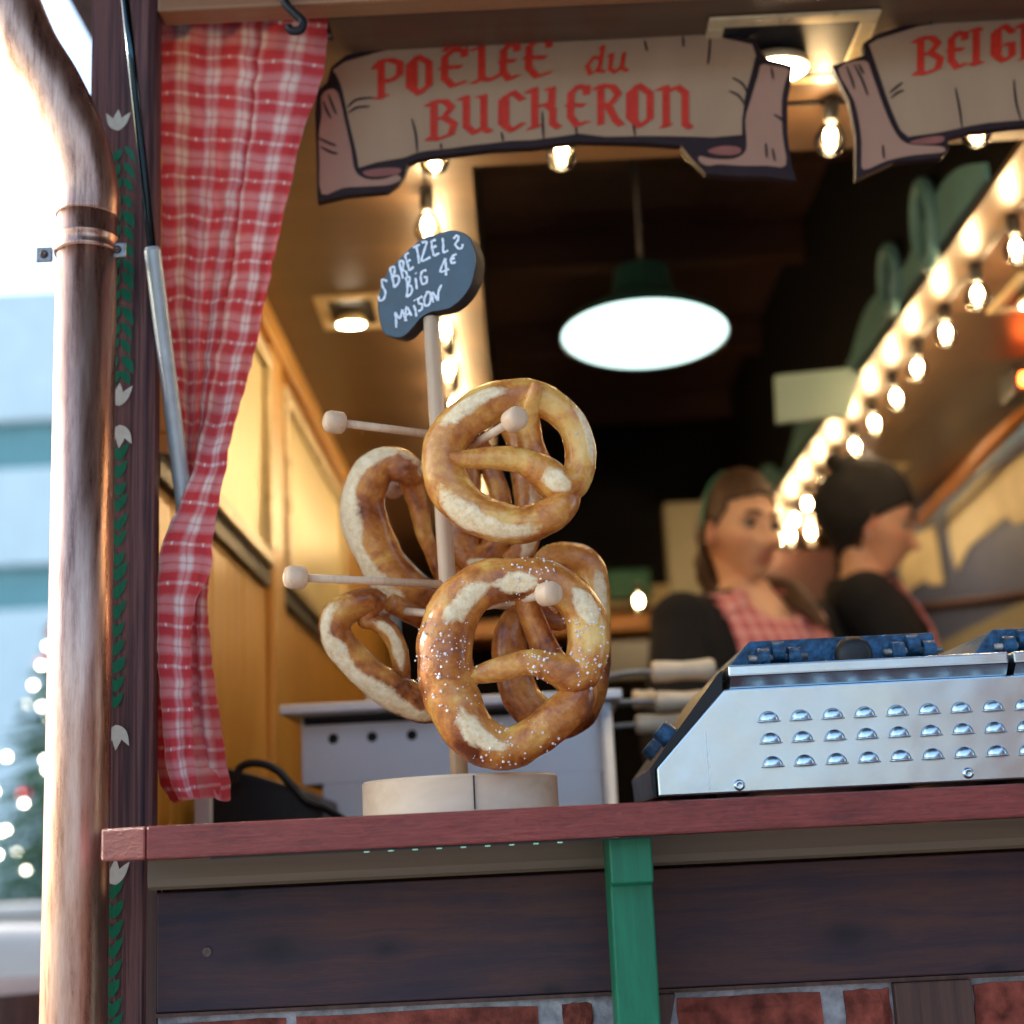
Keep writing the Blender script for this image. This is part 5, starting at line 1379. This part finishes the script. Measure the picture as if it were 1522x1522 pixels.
    if not beanie:
        hb_ = MB()
        headgrid(hb_, Hm, keep=hairkeep, N=110, K=150, off=lambda p, d: p + Vector((d.x*.008, d.y*(.009 if d.y > 0 else .020), d.z*.014)) * (1+.08*math.sin(math.atan2(d.x, d.z+.3)*38 + 3*noise.noise(d*5))))
        ho = obj('hair', hb_, M['hair'], root, smooth=True); m3 = ho.modifiers.new('t', 'SOLIDIFY'); m3.thickness = .006
        band_ = []
        for q in range(25):
            a = math.pi*(q/24) ; dd = Vector((math.cos(a), -.30, math.sin(a)+.0)).normalized(); p = headpt(dd); band_.append(Hm @ (p + dd*.013))
        obj('headband', MB().tube(band_, [(.004,.012)]*25, 10), M['greenband'], root, smooth=True)
    else:
        bn_ = MB()
        def bk_(p, d): 
            return p.z > -.004 + (.70 if p.y > 0 else 1.45)*p.y
        def bo_(p, d):
            k = sm(.4, -.9, d.y)*sm(-.7,.3,d.z)
            q = p + Vector((d.x*.012, d.y*(.009+.040*k), d.z*(.020+.022*k)))
            return q*(1 + .006*math.sin(math.atan2(d.x, d.y)*46) + .03*noise.noise(d*3.1))
        headgrid(bn_, Hm, keep=bk_, off=bo_)
        bo__ = obj('beanie', bn_, M['knit'], root, smooth=True); m3 = bo__.modifiers.new('t', 'SOLIDIFY'); m3.thickness = .007
        pm = MB()
        for q in range(9):
            pm.ball(Hm @ Vector((random.uniform(-.02,.02), -.088+random.uniform(-.020,.020), .118+random.uniform(-.014,.016))), random.uniform(.014,.024), 12, 8)
        obj('pompom', remeshed(pm, .005, 1), M['knit'], bo__, smooth=True)
        nh = MB(); headgrid(nh, Hm, keep=lambda p, d: p.y < -.012 and -.088 < p.z < .0 and not (abs(p.x) > .064 and p.y > -.035), off=lambda p, d: p + d*.006)
        no = obj('hair', nh, M['hair'], root, smooth=True)
        for s in (-1, 1):
            obj('earring', MB().ball(Hm @ Vector((s*.077,-.004,-.043)), .0045, 12, 8), M['white'], root, smooth=True)
    if ponytail:
        pts = [Hm @ Vector((0,-.105,-.02)), Hm @ Vector((.0,-.118,-.06)), Hm @ Vector((-.035,-.100,-.115)), at(1160,880,3.06), at(1196,900,2.98), at(1230,935,2.92)]
        mbp = MB(); c_ = crom(pts, 8); mbp.tube(c_, crom1([.014,.024,.030,.029,.022,.006], 8), 18)
        mbp.v = [v + Vector((noise.noise(v*60), noise.noise(v*60+Vector((5,0,0))), noise.noise(v*60+Vector((0,7,0)))))*.004 for v in mbp.v]
        obj('ponytail', mbp, M['hair'], root, smooth=True)
        obj('hair_tie', MB().tube([c_[0], c_[2]], .020, 16), M['greenband'], root, smooth=True)
    return root
FL = .075
hc1 = at(1100,789,3.02); hc2 = at(1296,778,3.25)
# head_rot: local +y (face) turned towards the picture's right and slightly to us
def hrot(yaw, pitch, roll=0):   # yaw about Z of the face direction, measured from +Y
    return Matrix.Rotation(yaw, 4, 'Z') @ Matrix.Rotation(pitch, 4, 'X') @ Matrix.Rotation(roll, 4, 'Y')
person('bare-headed woman with brown ponytail in black cardigan and pink checked apron', Vector((hc1.x+.015, hc1.y+.03, FL)), R(180+30), hc1, hrot(R(180+31), R(-5), R(-2)),
       {-1: (-.20,.24,1.02), 1: (.22,.26,1.02)}, .125, ponytail=True)
person('woman in a black knitted beanie bent over her work, seen in profile', Vector((hc2.x-.06, hc2.y+.02, FL)), R(180+78), hc2, hrot(R(180+82), R(-16), R(0)),
       {-1: (-.10,.34,1.02), 1: (.12,.34,1.02)}, .10, beanie=True)

# ================================================================== THE SQUARE OUTSIDE, LEFT
M['conc'] = plain('pale_stone', (.50,.48,.44), .8, 0, .08, 6, .1)
M['facade'] = plain('facade_pale', (.50,.60,.62), .6, 0, .06, 2, 0)
M['facade_d'] = plain('facade_teal', (.10,.25,.27), .35, 0, .1, 2, 0)
M['fir'] = plain('fir_needles', (.020,.080,.035), .9, 0, .5, 40, 0)
M['trunk'] = plain('fir_trunk', (.08,.05,.03), .9, 0, .2, 40, .2)
M['fairy'] = emis('fairy_light', (1, .93, .72), 9)
M['bauble'] = plain('red_bauble', (.5,.02,.03), .15, .6, .05, 20, 0, coat=.6)
bz = lambda py: at(30, py, 24).z
bd = empty('office_building', (-12, 24, 0), 'pale modern building with dark teal window bands across the square', 'building')
lv = [(0, bz(905), 'facade'), (bz(905), bz(840), 'facade_d'), (bz(840), bz(695), 'facade'), (bz(695), bz(625), 'facade_d'), (bz(625), bz(432), 'facade')]
for i, (a_, b_, mm) in enumerate(lv):
    if mm == 'facade': obj('facade_band', MB().box((-26,24,a_), (-5.0,36,b_)), M[mm], bd, bevel=.05)
    else:
        obj('window_band', MB().box((-25.8,24.25,a_+.002), (-5.2,35.8,b_-.002)), M[mm], bd)
        for q in range(14): obj('mullion', MB().box((-25.5+q*1.5,24.12,a_+.004), (-25.42+q*1.5,24.25,b_-.004)), M['facade'], bd)
obj('roof_plant', MB().box((-9.2,25,bz(432)+.001), (-7.2,29,bz(410))), M['beigewall'], bd)
# stone planter wall with the tree
zwt = at(30,1345,7).z
w_ = empty('planter', (-3.6, 7.2, 0), 'long pale stone planter wall under the lit fir tree', 'planter')
obj('wall', MB().box((-7,6.9,0), (-.62,7.05,zwt-.05)), M['conc'], w_, bevel=.01)
obj('coping', MB().box((-7.02,6.86,zwt-.0495), (-.60,7.4,zwt)), M['conc'], w_, bevel=.012)
obj('soil', MB().box((-6.9,7.401,.2), (-.7,8.2,zwt-.10)), M['trunk'], w_)
# pale awning-like stall roof lower down nearer us
A = at(-200,1395,4.2); 
tb_ = empty('market_table', (-1.75, 4.2, 0), 'table under a pale cloth standing below the fir tree', 'table')
zt4 = at(30,1375,4.6).z
cl_ = MB()
for j in range(13):
    for i in range(25):
        x = -2.6+1.85*i/24; t = j/12
        y, z = (4.7-.6*min(1,t/.35), zt4 - .0*t) if t < .35 else (4.1-.02*(t-.35), zt4-(t-.35)*.55)
        cl_.v.append(Vector((x, y+.02*noise.noise(Vector((i*.5, j*.3, 0)))*(t > .3), z+.012*noise.noise(Vector((i*.3, j*.3, 3))))))
for j in range(12):
    for i in range(24): a_ = j*25+i; cl_.f.append((a_, a_+1, a_+26, a_+25))
obj('cloth', cl_, M['conc'], tb_, smooth=True)
for lx_, ly_ in ((-2.5,4.15),(-2.5,4.62),(-.86,4.15),(-.86,4.62)): obj('leg', MB().box((lx_,ly_,0), (lx_+.05,ly_+.05,zt4-.02)), M['dark_timber'], tb_)
cbr = at(10,1500,2.9)
o = obj('barrel', MB().lathe((cbr.x-.05,2.95,0), (0,0,1), [(0,.23),(.2,.27),(.45,.285),(.7,.27),(at(30,1478,2.75).z,.23),(at(30,1478,2.75).z+.004,.20)], 40), M['dark_timber'], smooth=False)
autosmooth(o); tag(o, 'brown barrel at the very bottom left behind the copper pipe', 'barrel')
# fir
ft = at(100,1335,7.6); fx, fy = ft.x, 7.75; ztip = at(92,850,7.7).z; zb_ = zwt-.12
tree = empty('fir_tree', (fx, fy, zb_), 'decorated fir tree with fairy lights rising above the stone planter', 'fir tree')
obj('trunk', MB().tube([(fx,fy,zb_), (fx,fy,ztip)], [.045,.006], 12), M['trunk'], tree, smooth=True)
cr_ = MB(); rnd = random.Random(5)
Ht = ztip-zb_
for i in range(520):
    h = rnd.random()**1.25; z = zb_+.08+h*(Ht-.1); L = .62*(1-h)**.9*rnd.uniform(.65,1.08)+.03; a = rnd.uniform(0, 2*math.pi)
    d = Vector((math.cos(a), math.sin(a), -.22)); A_ = Vector((fx,fy,z)); side = Vector((-d.y, d.x, 0)).normalized()
    for q in range(9):
        s = (q+1)/9; p = A_ + d*L*s
        for e in (-1, 1):
            tip = p + side*e*.075*(1-s*.5)+d*.05+Vector((0,0,rnd.uniform(-.02,.02)))
            cr_.add([p-d*.010, p+d*.012, tip, p+Vector((0,0,.012))], [(0,1,2),(0,2,3),(1,2,3)])
obj('crown', cr_, M['fir'], tree)
f0 = None
for i in range(110):
    h = rnd.random()**1.1; a = rnd.uniform(0, 2*math.pi); L = .60*(1-h)**.9+.03; z = zb_+.08+h*(Ht-.1)-.22*L
    c_ = Vector((fx+math.cos(a)*L, fy+math.sin(a)*L, z))
    if f0 is None: f0 = (obj('fairy_light', MB().ball(c_, .011, 10, 6), M['fairy'], tree, smooth=True), c_)
    else:
        o = f0[0].copy(); scene.collection.objects.link(o); o.parent = tree; o.location = c_ - f0[1]
g0 = None
for i in range(12):
    h = rnd.random(); a = rnd.uniform(math.pi, 2*math.pi); L = .58*(1-h)**.9+.03; z = zb_+.06+h*(Ht-.1)-.22*L
    c_ = Vector((fx+math.cos(a)*L, fy+math.sin(a)*L, z))
    if g0 is None: g0 = (obj('bauble', MB().ball(c_, .032, 14, 10), M['bauble'], tree, smooth=True), c_)
    else:
        o = g0[0].copy(); scene.collection.objects.link(o); o.parent = tree; o.location = c_ - g0[1]
# unseen chalet added at the right, blocking sky so light comes from the left
ch_ = empty('sky_blocking_chalet', (4.2, -3, 0), 'unseen dark chalet added behind the viewer, blocking the sky at the right', 'market stall')
for k in range(24):
    obj('cladding_board', MB().box((2.6,-6.0+k*.27,0), (2.63,-6.0+k*.27+.262,2.5)), M['dark_timber'], ch_)
obj('back_layer', MB().box((2.635,-6,0), (5.6,.46,2.5)), M['dark_timber'], ch_)
obj('roof', MB().prism([(2.2,-6.3,2.45), (4.1,-6.3,3.7), (6.0,-6.3,2.45)], (0,7.0,0)), M['redbrown'], ch_)
# housefronts behind us, seen only in the metal's reflections
for k, (x0_, x1_, y_, h_, col) in enumerate(((-34,-12,-44,8,(.40,.36,.30)), (-11,12,-46,6.5,(.46,.38,.30)), (13,36,-44,8.5,(.34,.33,.33)))):
    hb2 = empty('town_house', ((x0_+x1_)/2, y_, 0), ['beige town house across the street, behind the viewer','ochre town house across the street, behind the viewer','grey town house across the street, behind the viewer'][k], 'building')
    obj('wall', MB().box((x0_,y_-8,0), (x1_,y_,h_)), plain('render_%d' % k, col, .8, 0, .1, 3, 0), hb2)
    obj('roof', MB().prism([(x0_-.3,y_+.4,h_), (x0_-.3,y_-4,h_+3), (x0_-.3,y_-8.4,h_)], (x1_-x0_+.6,0,0)), M['redbrown'], hb2)
    for fl in range(int(h_/2.8)):
        for q in range(int((x1_-x0_)/2.2)):
            wx = x0_+.8+q*2.2; obj('window', MB().box((wx,y_+.001,1+fl*2.8), (wx+.9,y_+.03,2.4+fl*2.8)), M['facade_d'], hb2)
